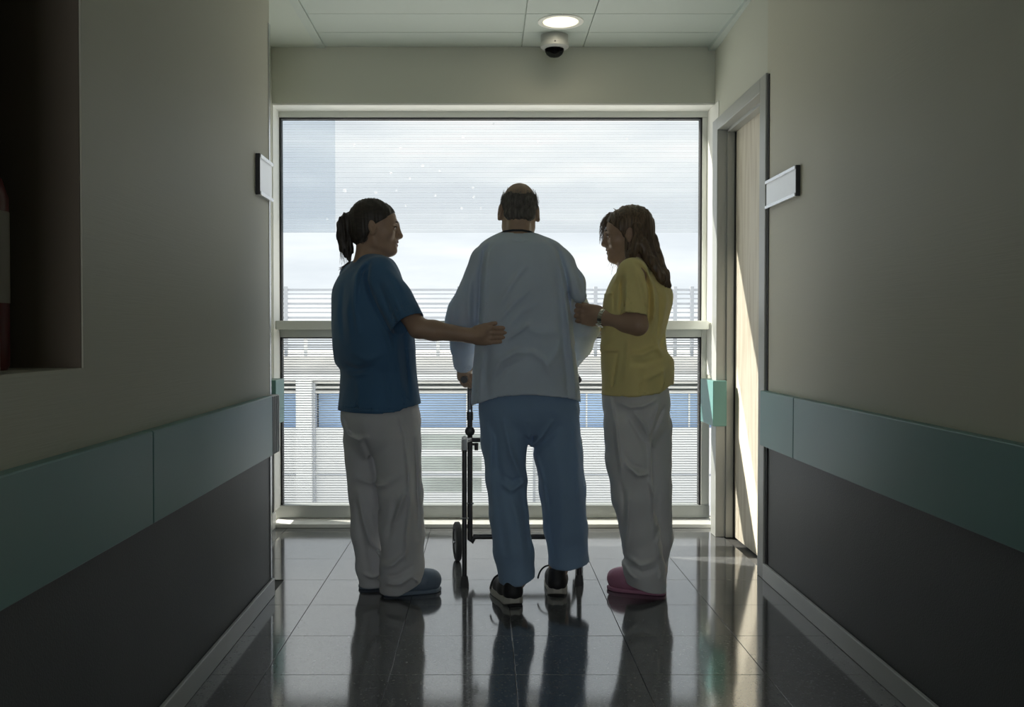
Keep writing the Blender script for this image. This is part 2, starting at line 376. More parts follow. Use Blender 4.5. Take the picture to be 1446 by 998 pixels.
c = (-1.063, 2.03, 1.022); t = thing('fire_extinguisher', 'red fire extinguisher with white label tucked inside the wall niche', 'fire extinguisher', c)
MB(c).lathe(c, (0, 0, 1), [(0, 0), (0, .062), (.01, .068), (.36, .068), (.40, .055), (.425, .028), (.44, .022), (.46, .022), (.46, 0)], 28).build('cylinder', mat('red_enamel', (.13, .012, .016), .35), t, True)
MB(c).lathe(c, (0, 0, 1), [(.14, .0685), (.14, .0692), (.33, .0692), (.33, .0685)], 28).build('label_band', mat('white_label', (.36, .33, .29), .5), t, True)
MB(c).box(c[0] - .018, c[0] + .018, c[1] - .03, c[1] + .06, c[2] + .455, c[2] + .475, .004).box(c[0] - .014, c[0] + .014, c[1] - .03, c[1] + .09, c[2] + .485, c[2] + .497, .003).build('valve_handle', M_BLACK, t)
# ------------------------------------------------------------------ outside: ground and the building across the yard
M_CONC = mat('pale_concrete', (.72, .70, .67), .8, var=((.8, .8, 2.5), .10))
M_FACADE = mat('white_render', (.86, .86, .86), .7, var=((.3, .3, .3), .03))
M_BLUEWIN = mat('blue_window_panel', (.34, .48, .70), .25, var=((.25, .25, .6), .3))
M_DARKWIN = mat('dim_green_glazing', (.42, .46, .43), .3, var=((.5, .5, .8), .35))
M_STEEL = mat('grey_galvanised_rail', (.50, .52, .56), .5, metal=.1)
struct(MB().box(-60, 60, 6.6, 90, -4.6, -4.4).build('ground', mat('yard_paving', (.72, .72, .70), .9, var=((.3, .3, .3), .1))))
DB = 25.0
def Xb(px, d=DB): return (px - 686) * d / FPX
def Zb(py, d=DB): return float(at(686, py, d)[2])
bb = Vector((0, DB, -4.4)); t = thing('building', 'long white building across the yard with blue windows and a rooftop railing', 'building', bb)
MB(bb).box(-16, 16, DB, DB + 9, -4.4, Zb(605)).build('wall', M_FACADE, t)
MB(bb).box(-16, 16, DB + .6, DB + 9, Zb(606), Zb(528)).build('recessed_wall', M_DARKWIN, t)
MB(bb).box(-16, 16, DB - .1, DB + 9, Zb(527), Zb(503)).build('roof_slab', M_CONC, t)
MB(bb).box(-16, 16, DB - .35, DB + .3, Zb(536), Zb(527.5)).build('ledge', M_FACADE, t)
MB(bb).box(-16, 16, DB - .03, DB + .3, Zb(611), Zb(604)).build('window_sill', M_FACADE, t)
for k, (p0, p1, q0, q1) in enumerate([(537.5, 541, -.06, .2), (545, 548.5, -.06, .2), (551, 555, -.06, .2)]):
    MB(bb).box(-16, 16, DB + q0, DB + q1, Zb(p1), Zb(p0)).build('louver', M_CONC, t)
cols = [431, 741, 1060, 90, -230, 1380, 1700]
for px in cols:
    c_ = MB(bb).box(Xb(px) - .2, Xb(px) + .2, DB - .25, DB + .4, -4.4, Zb(536)).build('column', M_FACADE, t)
    MB(bb).box(Xb(px) + .2, Xb(px) + .27, DB - .12, DB + .2, -4.4, Zb(540)).build('downpipe', M_STEEL, c_)
xs_ = sorted(cols)
for a, b in zip(xs_, xs_[1:]):
    n = 4
    for k in range(n):
        x0 = Xb(a) + .28 + (Xb(b) - Xb(a) - .48) * k / n; x1 = Xb(a) + .28 + (Xb(b) - Xb(a) - .48) * (k + 1) / n
        f = MB(bb).box(x0 + .02, x1 - .02, DB + .22, DB + .27, Zb(604), Zb(555)).build('window', M_BLUEWIN, t)
        MB(bb).box(x1 - .02, x1 + .02, DB + .18, DB + .3, Zb(604), Zb(555)).build('mullion', M_FACADE, f)
    if a == 431:
        for (y0, y1) in ((613, 634), (644, 664), (674, 694)):
            MB(bb).box(Xb(588), Xb(680), DB - .012, DB + .1, Zb(y1), Zb(y0)).build('basement_window', M_DARKWIN, t)
    MB(bb).box(Xb(a) + .3, Xb(b) - .25, DB - .015, DB + .05, Zb(672), Zb(669)).build('wall_joint', M_STEEL, t)
rl = 0
for k in range(15):
    py = 407 + k * 6.6
    hh = .035 if k % 3 else .06
    MB(bb).box(-16, 16, DB + .2, DB + .24, Zb(py) - hh, Zb(py)).build('railing_bar', M_STEEL, t)
for px in (402, 618, 430, 648, 760, 842, 955, 979, 1090, 1200, 300, 200, 100):
    MB(bb).box(Xb(px) - .045, Xb(px) + .045, DB + .15, DB + .2, Zb(503), Zb(404 if px not in (430, 618) else 470)).build('railing_post', M_FACADE if px in (430, 618) else M_STEEL, t)
# ------------------------------------------------------------------ sculpting kit: blended solids turned into one smooth mesh
f32 = np.float32
def V3(p): return np.asarray(p, dtype=np.float64)
def unit(v): v = V3(v); return v / np.linalg.norm(v)
class Field:
    def __init__(s): s.pr = []; s.disp = []; s.post = []; s.sh = []
    def add(s, fn, c, R, k=.01, op='u'): s.pr.append((fn, V3(c), R, k, op)); return s
    def ball(s, c, r, k=.01, op='u'):
        c32 = V3(c).astype(f32); return s.add(lambda P: np.sqrt(((P - c32) ** 2).sum(1)) - f32(r), c, r, k, op)
    def cap(s, a, b, ra, rb, k=.01, op='u'):
        a = V3(a); b = V3(b); ab = b - a; L2 = float(ab @ ab) + 1e-12; a3, ab3 = a.astype(f32), ab.astype(f32)
        def fn(P):
            q = P - a3; h = np.clip(q @ ab3 / f32(L2), 0, 1); q = q - h[:, None] * ab3
            return np.sqrt((q * q).sum(1)) - (f32(ra) + f32(rb - ra) * h)
        return s.add(fn, (a + b) / 2, math.sqrt(L2) / 2 + max(ra, rb), k, op)
    def chain(s, pts, rad, k=.01, op='u'):
        for i in range(len(pts) - 1): s.cap(pts[i], pts[i + 1], rad[i], rad[i + 1], k, op)
        return s
    def ell(s, c, R, axes=None, k=.01, op='u'):
        c32 = V3(c).astype(f32); A = (np.eye(3) if axes is None else np.array(axes)).astype(f32); iR = (1 / V3(R)).astype(f32); iR2 = iR * iR; m = f32(min(R))
        def fn(P):
            q = (P - c32) @ A.T; k0 = np.sqrt(((q * iR) ** 2).sum(1)); k1 = np.sqrt(((q * iR2) ** 2).sum(1))
            return np.where(k1 > 1e-6, k0 * (k0 - 1) / np.maximum(k1, 1e-6), -m)
        return s.add(fn, c, max(R), k, op)
    def loft(s, keys, yaw=0., k=.02, op='u', pw=2.2, zpad=(0, 0)):
        """keys (z, cx, cy, lateral radius, depth radius); lateral axis = world X turned by yaw"""
        K = np.array(sorted(keys), dtype=np.float64); zz = np.linspace(K[0, 0], K[-1, 0], 160)
        T = np.array([hermite(K[:, 0], K[:, j], zz) for j in range(1, 5)]); ca, sa = math.cos(yaw), math.sin(yaw)
        z0, z1 = K[0, 0], K[-1, 0]
        def fn(P):
            z = P[:, 2]; cx, cy, ru, rv = [np.interp(z, zz, T[j]).astype(f32) for j in range(4)]
            dx = P[:, 0] - cx; dy = P[:, 1] - cy; u = np.abs(dx * ca + dy * sa) / ru; v = np.abs(-dx * sa + dy * ca) / rv
            sN = (u ** pw + v ** pw + 1e-9) ** f32(1 / pw)
            g = ((u ** (pw - 1) / ru) ** 2 + (v ** (pw - 1) / rv) ** 2 + 1e-9) ** .5 / sN ** (pw - 1)
            d = (sN - 1) / np.maximum(g, 1 / np.maximum(ru, rv))
            e = np.maximum(z - f32(z1), f32(z0) - z); 
            return np.where(e > 0, np.sqrt(np.maximum(d, 0) ** 2 + e * e) + np.minimum(d, 0) * 0, np.maximum(d, e))
        R = math.sqrt(((z1 - z0) / 2) ** 2 + float(max(K[:, 3].max(), K[:, 4].max())) ** 2 * 1.1)
        return s.add(fn, (K[:, 1].mean(), K[:, 2].mean(), (z0 + z1) / 2), R + .1, k, op)
    def shell(s, g, th=.008): s.sh.append((g, f32(th))); return s  # hollow where g(P) > 0, leaving a wall th thick
    def sub(s, f, c, R, k=.015): return s.add(lambda P: f.ev(P, P.mean(0).astype(np.float64), float(np.linalg.norm(P.max(0) - P.min(0))) / 2), c, R, k)
    def cut(s, fn): s.post.append(fn); return s                    # fn(P) > 0 is removed
    def ridge(s, pts, amp, wd, yc=None, ysign=-1):
        """a cloth fold running along pts (world x,z), raised by amp on the side facing ysign"""
        seg = [(V3(pts[i])[[0, 2]].astype(f32), V3(pts[i + 1])[[0, 2]].astype(f32)) for i in range(len(pts) - 1)]
        allp = np.array([V3(p)[[0, 2]] for p in pts]); lo, hi = allp.min(0) - 3 * wd, allp.max(0) + 3 * wd
        n = len(seg)
        def fn(P, c, r):
            if c[0] + r < lo[0] or c[0] - r > hi[0] or c[2] + r < lo[1] or c[2] - r > hi[1]: return None
            q = P[:, [0, 2]]; best = None
            for i, (a, b) in enumerate(seg):
                ab = b - a; h = np.clip((q - a) @ ab / f32(ab @ ab + 1e-9), 0, 1); dd = q - a - h[:, None] * ab
                t = (i + h) / n; fade = np.sin(np.clip(t, 0.02, .98) * np.pi) ** f32(.45)
                g = np.exp(-(dd * dd).sum(1) / f32(wd * wd)) * fade
                best = g if best is None else np.maximum(best, g)
            if yc is not None: best = best * np.clip((ysign * (P[:, 1] - f32(yc))) / f32(.05) + .5, 0, 1)
            return -f32(amp) * best
        s.disp.append(fn); return s
    def noise(s, amp, waves, seed=0):
        rg = np.random.RandomState(seed); W = [(rg.normal(size=3) * V3(sc) , rg.uniform(0, 6.28), a) for sc, a in waves for _ in range(3)]
        def fn(P, c, r):
            o = 0
            for kk, ph, a in W: o = o + f32(a) * np.sin(P @ kk.astype(f32) + f32(ph))
            return f32(amp) * o
        s.disp.append(fn); return s
    def ev(s, P, c=None, r=None):
        d = np.full(len(P), .06, f32)
        for fn, pc, R, k, op in s.pr:
            if c is not None and np.linalg.norm(c - pc) - R - r > .02 + k: continue
            v = fn(P).astype(f32)
            if op == 'u':
                h = np.maximum(k - np.abs(d - v), 0) / k; d = np.minimum(d, v) - h * h * f32(k * .25)
            else:
                h = np.maximum(k - np.abs(d + v), 0) / k; d = np.maximum(d, -v) + h * h * f32(k * .25)
        if s.disp and float(d.min()) < .03:
            cc, rr = (c, r) if c is not None else (P.mean(0), 9.)
            for fn in s.disp:
                v = fn(P, cc, rr)
                if v is not None: d = d + v
        for g, th in s.sh: d = np.maximum(d, np.minimum(-(d + th), g(P).astype(f32)))
        for fn in s.post: d = np.maximum(d, fn(P).astype(f32))
        return d
def hermite(x, y, q):
    n = len(x); dx = np.diff(x); sl_ = np.diff(y) / dx; m = np.zeros(n)
    m[0], m[-1] = sl_[0], sl_[-1]
    for i in range(1, n - 1): m[i] = 0 if sl_[i - 1] * sl_[i] <= 0 else 2 * sl_[i - 1] * sl_[i] / (sl_[i - 1] + sl_[i])
    i = np.clip(np.searchsorted(x, q) - 1, 0, n - 2); t = (q - x[i]) / dx[i]; h = dx[i]
    return (2 * t**3 - 3 * t**2 + 1) * y[i] + (t**3 - 2 * t**2 + t) * h * m[i] + (-2 * t**3 + 3 * t**2) * y[i + 1] + (t**3 - t**2) * h * m[i + 1]
def axis_pts(lo, hi, step, fine=()):
    out = [lo]
    while out[-1] < hi:
        x = out[-1]; st = step
        for a, b, fs in fine:
            if a <= x <= b: st = min(st, fs)
        out.append(x + st)
    return np.array(out)
def sculpt(name, F, lo, hi, step, m, parent, base, fine=((), (), ()), B=22):
    ax = [axis_pts(lo[i], hi[i], step, fine[i]) for i in range(3)]; n = [len(a) for a in ax]
    vk, vp, ek = [], [], []
    base = V3(base)
    for i0 in range(0, n[0] - 1, B):
        for j0 in range(0, n[1] - 1, B):
            for k0 in range(0, n[2] - 1, B):
                X, Y, Z = ax[0][i0:i0 + B + 1], ax[1][j0:j0 + B + 1], ax[2][k0:k0 + B + 1]
                a, b, c_ = len(X), len(Y), len(Z)
                if min(a, b, c_) < 2: continue
                cen = np.array([(X[0] + X[-1]) / 2, (Y[0] + Y[-1]) / 2, (Z[0] + Z[-1]) / 2]); r = .5 * math.sqrt((X[-1] - X[0]) ** 2 + (Y[-1] - Y[0]) ** 2 + (Z[-1] - Z[0]) ** 2)
                if not any(np.linalg.norm(cen - pc) - R - r < .02 + k for fn, pc, R, k, op in F.pr if op == 'u'): continue
                G = np.empty((a, b, c_, 3), f32); G[..., 0] = X[:, None, None]; G[..., 1] = Y[None, :, None]; G[..., 2] = Z[None, None, :]
                sub = G[::7, ::7, ::7].reshape(-1, 3); ds = F.ev(sub, cen, r)
                if ds.min() > .045 or ds.max() < -.05: continue
                D = F.ev(G.reshape(-1, 3), cen, r).reshape(a, b, c_); I = D < 0
                if I.all() or not I.any(): continue
                c8 = np.zeros((a - 1, b - 1, c_ - 1), np.int8)
                for dx in (0, 1):
                    for dy in (0, 1):
                        for dz in (0, 1): c8 += I[dx:a - 1 + dx, dy:b - 1 + dy, dz:c_ - 1 + dz]
                ii = np.argwhere((c8 > 0) & (c8 < 8)); x, y, z = ii.T
                acc = np.zeros((len(ii), 3)); cnt = np.zeros(len(ii))
                for axn in range(3):
                    for p in (0, 1):
                        for q in (0, 1):
                            o0 = [0, 0, 0]; o1 = [0, 0, 0]; oth = [t for t in range(3) if t != axn]
                            o0[oth[0]] = o1[oth[0]] = p; o0[oth[1]] = o1[oth[1]] = q; o1[axn] = 1
                            A0 = (x + o0[0], y + o0[1], z + o0[2]); A1 = (x + o1[0], y + o1[1], z + o1[2])
                            d0, d1 = D[A0], D[A1]; cr_ = (d0 < 0) != (d1 < 0); t = np.where(cr_, d0 / np.where(cr_, d0 - d1, 1), 0)
                            acc += np.where(cr_[:, None], G[A0] + t[:, None] * (G[A1] - G[A0]), 0); cnt += cr_
                vk.append(((i0 + x).astype(np.int64) * n[1] + j0 + y) * n[2] + k0 + z); vp.append(acc / cnt[:, None])
                for axn in range(3):
                    sA = [slice(0, min(B, a)), slice(0, min(B, b)), slice(0, min(B, c_))]; e0 = list(sA); e1 = list(sA)
                    L = (a, b, c_)[axn]; top = min(B, L - 1); e0[axn] = slice(0, top); e1[axn] = slice(1, top + 1)
                    S0, S1 = I[tuple(e0)], I[tuple(e1)]; w_ = np.argwhere(S0 != S1)
                    if len(w_):
                        fl_ = S0[tuple(w_.T)]; ek.append(np.column_stack([w_ + [i0, j0, k0], np.full(len(w_), axn), fl_]))
    keys = np.concatenate(vk); P = np.concatenate(vp); o = np.argsort(keys); keys, P = keys[o], P[o]
    E = np.concatenate(ek).astype(np.int64); quads = []
    for axn in range(3):
        e_ = E[E[:, 3] == axn]; u, v = [(1, 2), (2, 0), (0, 1)][axn]; cs = []
        for du, dv in ((-1, -1), (0, -1), (0, 0), (-1, 0)):
            g = e_[:, :3].copy(); g[:, u] += du; g[:, v] += dv; cs.append((g[:, 0] * n[1] + g[:, 1]) * n[2] + g[:, 2])
        Q = np.column_stack(cs); Q[e_[:, 4] == 0] = Q[e_[:, 4] == 0][:, ::-1]; quads.append(Q)
    Q = np.concatenate(quads); ix = np.searchsorted(keys, Q); ix = np.clip(ix, 0, len(keys) - 1); ok = (keys[ix] == Q).all(1); ix = ix[ok].astype(np.int32)
    me = bpy.data.meshes.new(name); me.vertices.add(len(P)); me.vertices.foreach_set('co', (P - base).astype(f32).ravel())
    me.loops.add(ix.size); me.loops.foreach_set('vertex_index', ix.ravel()); me.polygons.add(len(ix))
    me.polygons.foreach_set('loop_start', np.arange(0, ix.size, 4, dtype=np.int32))
    me.polygons.foreach_set('use_smooth', np.ones(len(ix), bool)); me.update(calc_edges=True)
    return link(name, me, m, parent)

# ------------------------------------------------------------------ people: shared builders
M_SKIN = mat('skin', (.41, .27, .19), .5, bump=((300, 300, 300), .15, .001), var=((14, 14, 14), .08))
M_SKINM = mat('older_skin', (.42, .29, .205), .5, bump=((260, 260, 260), .2, .001), var=((22, 22, 22), .12))
M_EYE = mat('eye_white', (.65, .63, .6), .2); M_IRIS = mat('dark_iris', (.03, .02, .015), .2); M_BROW = mat('dark_brow', (.035, .024, .018), .7)
M_LIP = mat('lip', (.33, .13, .11), .45)
def cloth(name, col, thin=0.):
    m = mat(name, col, .85, bump=((700, 700, 700), .25, .0008), var=((9, 9, 5), .05), sheen=.15)
    if thin:
        q = m.node_tree.nodes['Principled BSDF']; q.inputs['Subsurface Weight'].default_value = thin; q.inputs['Subsurface Radius'].default_value = (.5, .7, 1.); q.inputs['Subsurface Scale'].default_value = .02
    return m

class Head:
    """local axes: r right of the person, f forward, u up; origin midway between the ears at eye level"""
    def __init__(s, o, yaw, pitch=0., roll=0., sc=1.):
        s.o = V3(o); s.sc = sc
        f = V3((math.cos(yaw), math.sin(yaw), 0)); r = V3((math.sin(yaw), -math.cos(yaw), 0)); u = V3((0, 0, 1))
        f, u = f * math.cos(pitch) + u * math.sin(pitch), u * math.cos(pitch) - f * math.sin(pitch)
        r, u = r * math.cos(roll) + u * math.sin(roll), u * math.cos(roll) - r * math.sin(roll)
        s.r, s.f, s.u = r, f, u; s.ax = np.array([r, f, u])
    def p(s, r, f, u): return s.o + (s.r * r + s.f * f + s.u * u) * s.sc
    def loc(s, P): return ((P - s.o.astype(f32)) @ s.ax.T.astype(f32)) / f32(s.sc)
    def sculpt(s, F, old=False):
        p, c = s.p, s.sc
        E = lambda q, R, k=.012, op='u', ax=None: F.ell(p(*q), V3(R) * c, s.ax if ax is None else ax, k * c, op)
        C = lambda a, b, ra, rb, k=.012, op='u': F.cap(p(*a), p(*b), ra * c, rb * c, k * c, op)
        E((0, -.016, .034), (.073, .094, .086)); E((0, .03, .03), (.064, .062, .068), .03)
        E((0, .040, -.032), (.058, .053, .082), .03)
        for sx in (-1, 1):
            C((sx * .052, -.004, -.045), (sx * .047, .004, -.072), .016, .016, .03); C((sx * .047, .004, -.07), (sx * .012, .068, -.1), .017, .014, .028)
            E((sx * .043, .06, -.026), (.022, .02, .018), .025); C((sx * .014, .090, .023), (sx * .044, .072, .020), .0085, .007, .016)
            F.ball(p(sx * .032, .090, .0), .0135 * c, .010 * c, 's'); F.ball(p(sx * .043, .083, .0), .0085 * c, .010 * c, 's')
            F.ball(p(sx * .0315, .0775, .0), .0126 * c, .003 * c)
            C((sx * .02, .0895, .0075), (sx * .042, .081, .0065), .0035, .003, .006); C((sx * .02, .0885, -.0085), (sx * .041, .081, -.0075), .003, .003, .006)
            E((sx * .0115, .101, -.036), (.0075, .01, .0075), .008)
            F.ball(p(sx * .0065, .107, -.0435), .0034 * c, .003 * c, 's')
            # ear: a tilted shell with helix, hollow and lobe
            e0 = p(sx * .076, -.014, -.006); of = s.r * sx; ea = np.array([unit(of + s.f * -.35), unit(s.f * .94 + s.u * .25 + of * .3), unit(s.u - s.f * .25)])
            ea[1] = np.cross(ea[2], ea[0]); big = 1.12 if old else 1.
            F.ell(e0 + of * .006 * c, V3((.008, .018 * big, .031 * big)) * c, ea, .008 * c)
            F.ell(e0 + of * .013 * c + s.f * .003 * c, V3((.0062, .0105 * big, .019 * big)) * c, ea, .004 * c, 's')
            F.ball(e0 + of * .006 * c - s.u * .028 * c * big + s.f * .005 * c, .0075 * c, .008 * c)
            C((sx * .072, .004, -.008), (sx * .073, .004, -.014), .0055, .005, .006); C((sx * .064, -.012, -.002), (sx * .077, -.018, .0), .012, .009, .008); C((sx * .062, -.010, -.022), (sx * .075, -.012, -.026), .012, .008, .008)
        C((0, .096, .022), (0, .1115, -.022), .0085, .0095, .016); F.ball(p(0, .1145, -.030), .0112 * c, .008 * c); C((0, .107, -.037), (0, .098, -.044), .007, .007, .008)
        E((0, .086, -.064), (.027, .014, .023), .016)
        d_ = .0085
        C((-.019, .083 + d_, -.0605), (0, .0915 + d_, -.0585), .0045, .0065, .006); C((.019, .083 + d_, -.0605), (0, .0915 + d_, -.0585), .0045, .0065, .006)
        C((-.017, .083 + d_, -.0705), (0, .0895 + d_, -.0715), .005, .0068, .006); C((.017, .083 + d_, -.0705), (0, .0895 + d_, -.0715), .005, .0068, .006)
        C((-.023, .082 + d_, -.0652), (0, .0975 + d_, -.065), .0016, .0018, .004, 's'); C((.023, .082 + d_, -.0652), (0, .0975 + d_, -.065), .0016, .0018, .004, 's')
        C((-.012, .0865, -.098), (.012, .0865, -.098), .0155, .0155, .018); C((0, .06, -.097), (0, .0, -.108), .02, .03, .03)
    def features(s, par, base, brow=M_BROW):
        for sx in (-1, 1):
            c = s.p(sx * .032, .0785, 0); b = V3(base)
            e_ = MB(base).lathe(c - s.f * .0118 * s.sc, s.f, [(0, 0)] + [(.0118 * s.sc * (1 - math.cos(t)), .0118 * s.sc * math.sin(t)) for t in np.linspace(.3, 2.85, 9)] + [(.0236 * s.sc, 0)], 16).build('eye', M_EYE, par, True)
            MB(base).lathe(c + s.f * .0095 * s.sc, s.f, [(0, .0058 * s.sc), (.0022 * s.sc, .004 * s.sc), (.003 * s.sc, 0)], 14).build('iris', M_IRIS, e_, True)
            MB(base).tube([s.p(sx * .013, .0985, .0225), s.p(sx * .029, .0935, .0285), s.p(sx * .047, .079, .0235)], [.0032 * s.sc, .0036 * s.sc, .0018 * s.sc], 8).build('eyebrow', brow, par, True)
            MB(base).tube([s.p(sx * .020, .0905, .0045), s.p(sx * .031, .0925, .0075), s.p(sx * .041, .087, .006), s.p(sx * .046, .081, .003)], [.0009, .0022, .0024, .0012], 7).build('eyelash', brow, par, True)
        MB(base).tube([s.p(-.02, 0.0930, -.0615), s.p(-.008, 0.1030, -.0590), s.p(.008, 0.1030, -.0590), s.p(.02, 0.0930, -.0615)], [.0012, .0032 * s.sc, .0032 * s.sc, .0012], 8).build('upper_lip', M_LIP, par, True)
        MB(base).tube([s.p(-.018, 0.0925, -.0695), s.p(-.007, 0.1013, -.0712), s.p(.007, 0.1013, -.0712), s.p(.018, 0.0925, -.0695)], [.0012, .0036 * s.sc, .0036 * s.sc, .0012], 8).build('lower_lip', M_LIP, par, True)

def hand(F, wrist, fwd, up_, nrm, sc=1., curl=(.1, .12, .12, .14), spread=.05, thumb=(.6, .35), thumb_curl=.1, k=.006, rw=.024, fat=1.1):
    """fwd: towards the fingers, up_: towards the thumb side, nrm: out of the palm; curl bends each finger towards nrm"""
    f, n = unit(fwd), unit(nrm); u = unit(V3(up_) - f * (V3(up_) @ f)); n = np.cross(f, u) if np.dot(np.cross(f, u), n) > 0 else -np.cross(f, u)
    W = V3(wrist); P = lambda a, b, c_: W + (f * a + u * b + n * c_) * sc
    F.ell(P(.045, 0, 0), V3((.05, .040, .0155)) * sc, np.array([f, u, n]), .015 * sc); F.cap(P(-.01, 0, 0), P(.03, 0, 0), rw * sc * .95, .022 * sc, .02 * sc)
    F.cap(P(.02, .022, .004), P(.06, .026, .002), .015 * sc, .013 * sc, .015 * sc); F.cap(P(.02, -.022, .004), P(.06, -.024, 0), .014 * sc, .012 * sc, .015 * sc)
    for i, (b, L, r) in enumerate(((.030, .074, .0088), (.0105, .082, .0092), (-.0095, .077, .0088), (-.028, .060, .0078))):
        r = r * fat; a = spread * (1.2 - i * .8); ang = 0; p = P(.083 - .005 * abs(i - 1), b, -.002); d = unit(f + u * a)
        F.cap(P(.04, b * .8, -.003), p, .009 * sc, (r + .0012) * sc, k * sc)
        F.ball(p - n * .002 * sc, (r + .0012) * sc, k * sc)
        for j, fr in enumerate((.45, .31, .24)):
            ang += curl[i] * (1.0 if j else .8) * 1.0; dd = d * math.cos(ang) + n * math.sin(ang); q = p + dd * L * fr * sc
            F.cap(p, q, r * (1 - .06 * j) * sc, r * (.97 - .07 * j) * sc, .0022 * sc); p = q
    t0 = P(.02, .026, .006); d = unit(f * thumb[0] + u * (1 - thumb[0]) + n * thumb[1]); q = t0 + d * .036 * sc
    F.cap(t0, q, .0145 * sc, .0115 * sc, .012 * sc); d2 = unit(d + f * thumb_curl); q2 = q + d2 * .03 * sc; F.cap(q, q2, .0108 * sc, .0098 * sc, .004 * sc); F.cap(q2, q2 + unit(d2 + f * thumb_curl) * .022 * sc, .0098 * sc, .0082 * sc, .003 * sc)

def foot_axes(heel, toe_dir): f = unit((*toe_dir, 0)); return V3(heel), f, V3((f[1], -f[0], 0))
def foot(F, heel, toe_dir, ankle, L=.25):
    h, f, r = foot_axes(heel, toe_dir); z = V3((0, 0, 1)); c = L / .25
    F.chain([h + f * .03 * c + z * .042, h + f * .10 * c + z * .045, h + f * .17 * c + z * .036, h + f * .225 * c + z * .03], [.026, .03, .03, .022], .02); F.cap(h + f * .045 * c + z * .05, ankle, .032, .034, .03)
def strands(name, curves, r0, r1, m, parent, base, seg=5):
    b = MB(base)
    for c in curves:
        n = len(c); b.tube(c, [r0 + (r1 - r0) * i / (n - 1) for i in range(n)], seg)
    o = b.build(name, m, parent, True); o['kind'] = 'stuff'; return o
def bez(*pts, n=9):
    pts = [V3(p) for p in pts]; out = []
    for t in np.linspace(0, 1, n):
        q = list(pts)
        while len(q) > 1: q = [q[i] * (1 - t) + q[i + 1] * t for i in range(len(q) - 1)]
        out.append(q[0])
    return out
def keys_px(rows, D):
    """(py, px left, px right, depth radius, distance) -> loft keys with the lateral radius from the width"""
    out = []
    for py, x0, x1, rv, d in rows:
        a, b = at(x0, py, d), at(x1, py, d); out.append((a[2], (a[0] + b[0]) / 2, d, (b[0] - a[0]) / 2, rv))
    return out
def garment_noise(F, seed, amp=.0022): F.noise(amp, [((9, 9, 5), .6), ((22, 22, 12), .4), ((48, 48, 26), .18)], seed)
def endcut(c, n):
    c3, n3 = V3(c).astype(f32), unit(n).astype(f32); return lambda P: (P - c3) @ n3
def shrunk(keys, d): return [(z, cx, cy, ru - d, rv - d) for z, cx, cy, ru, rv in keys]

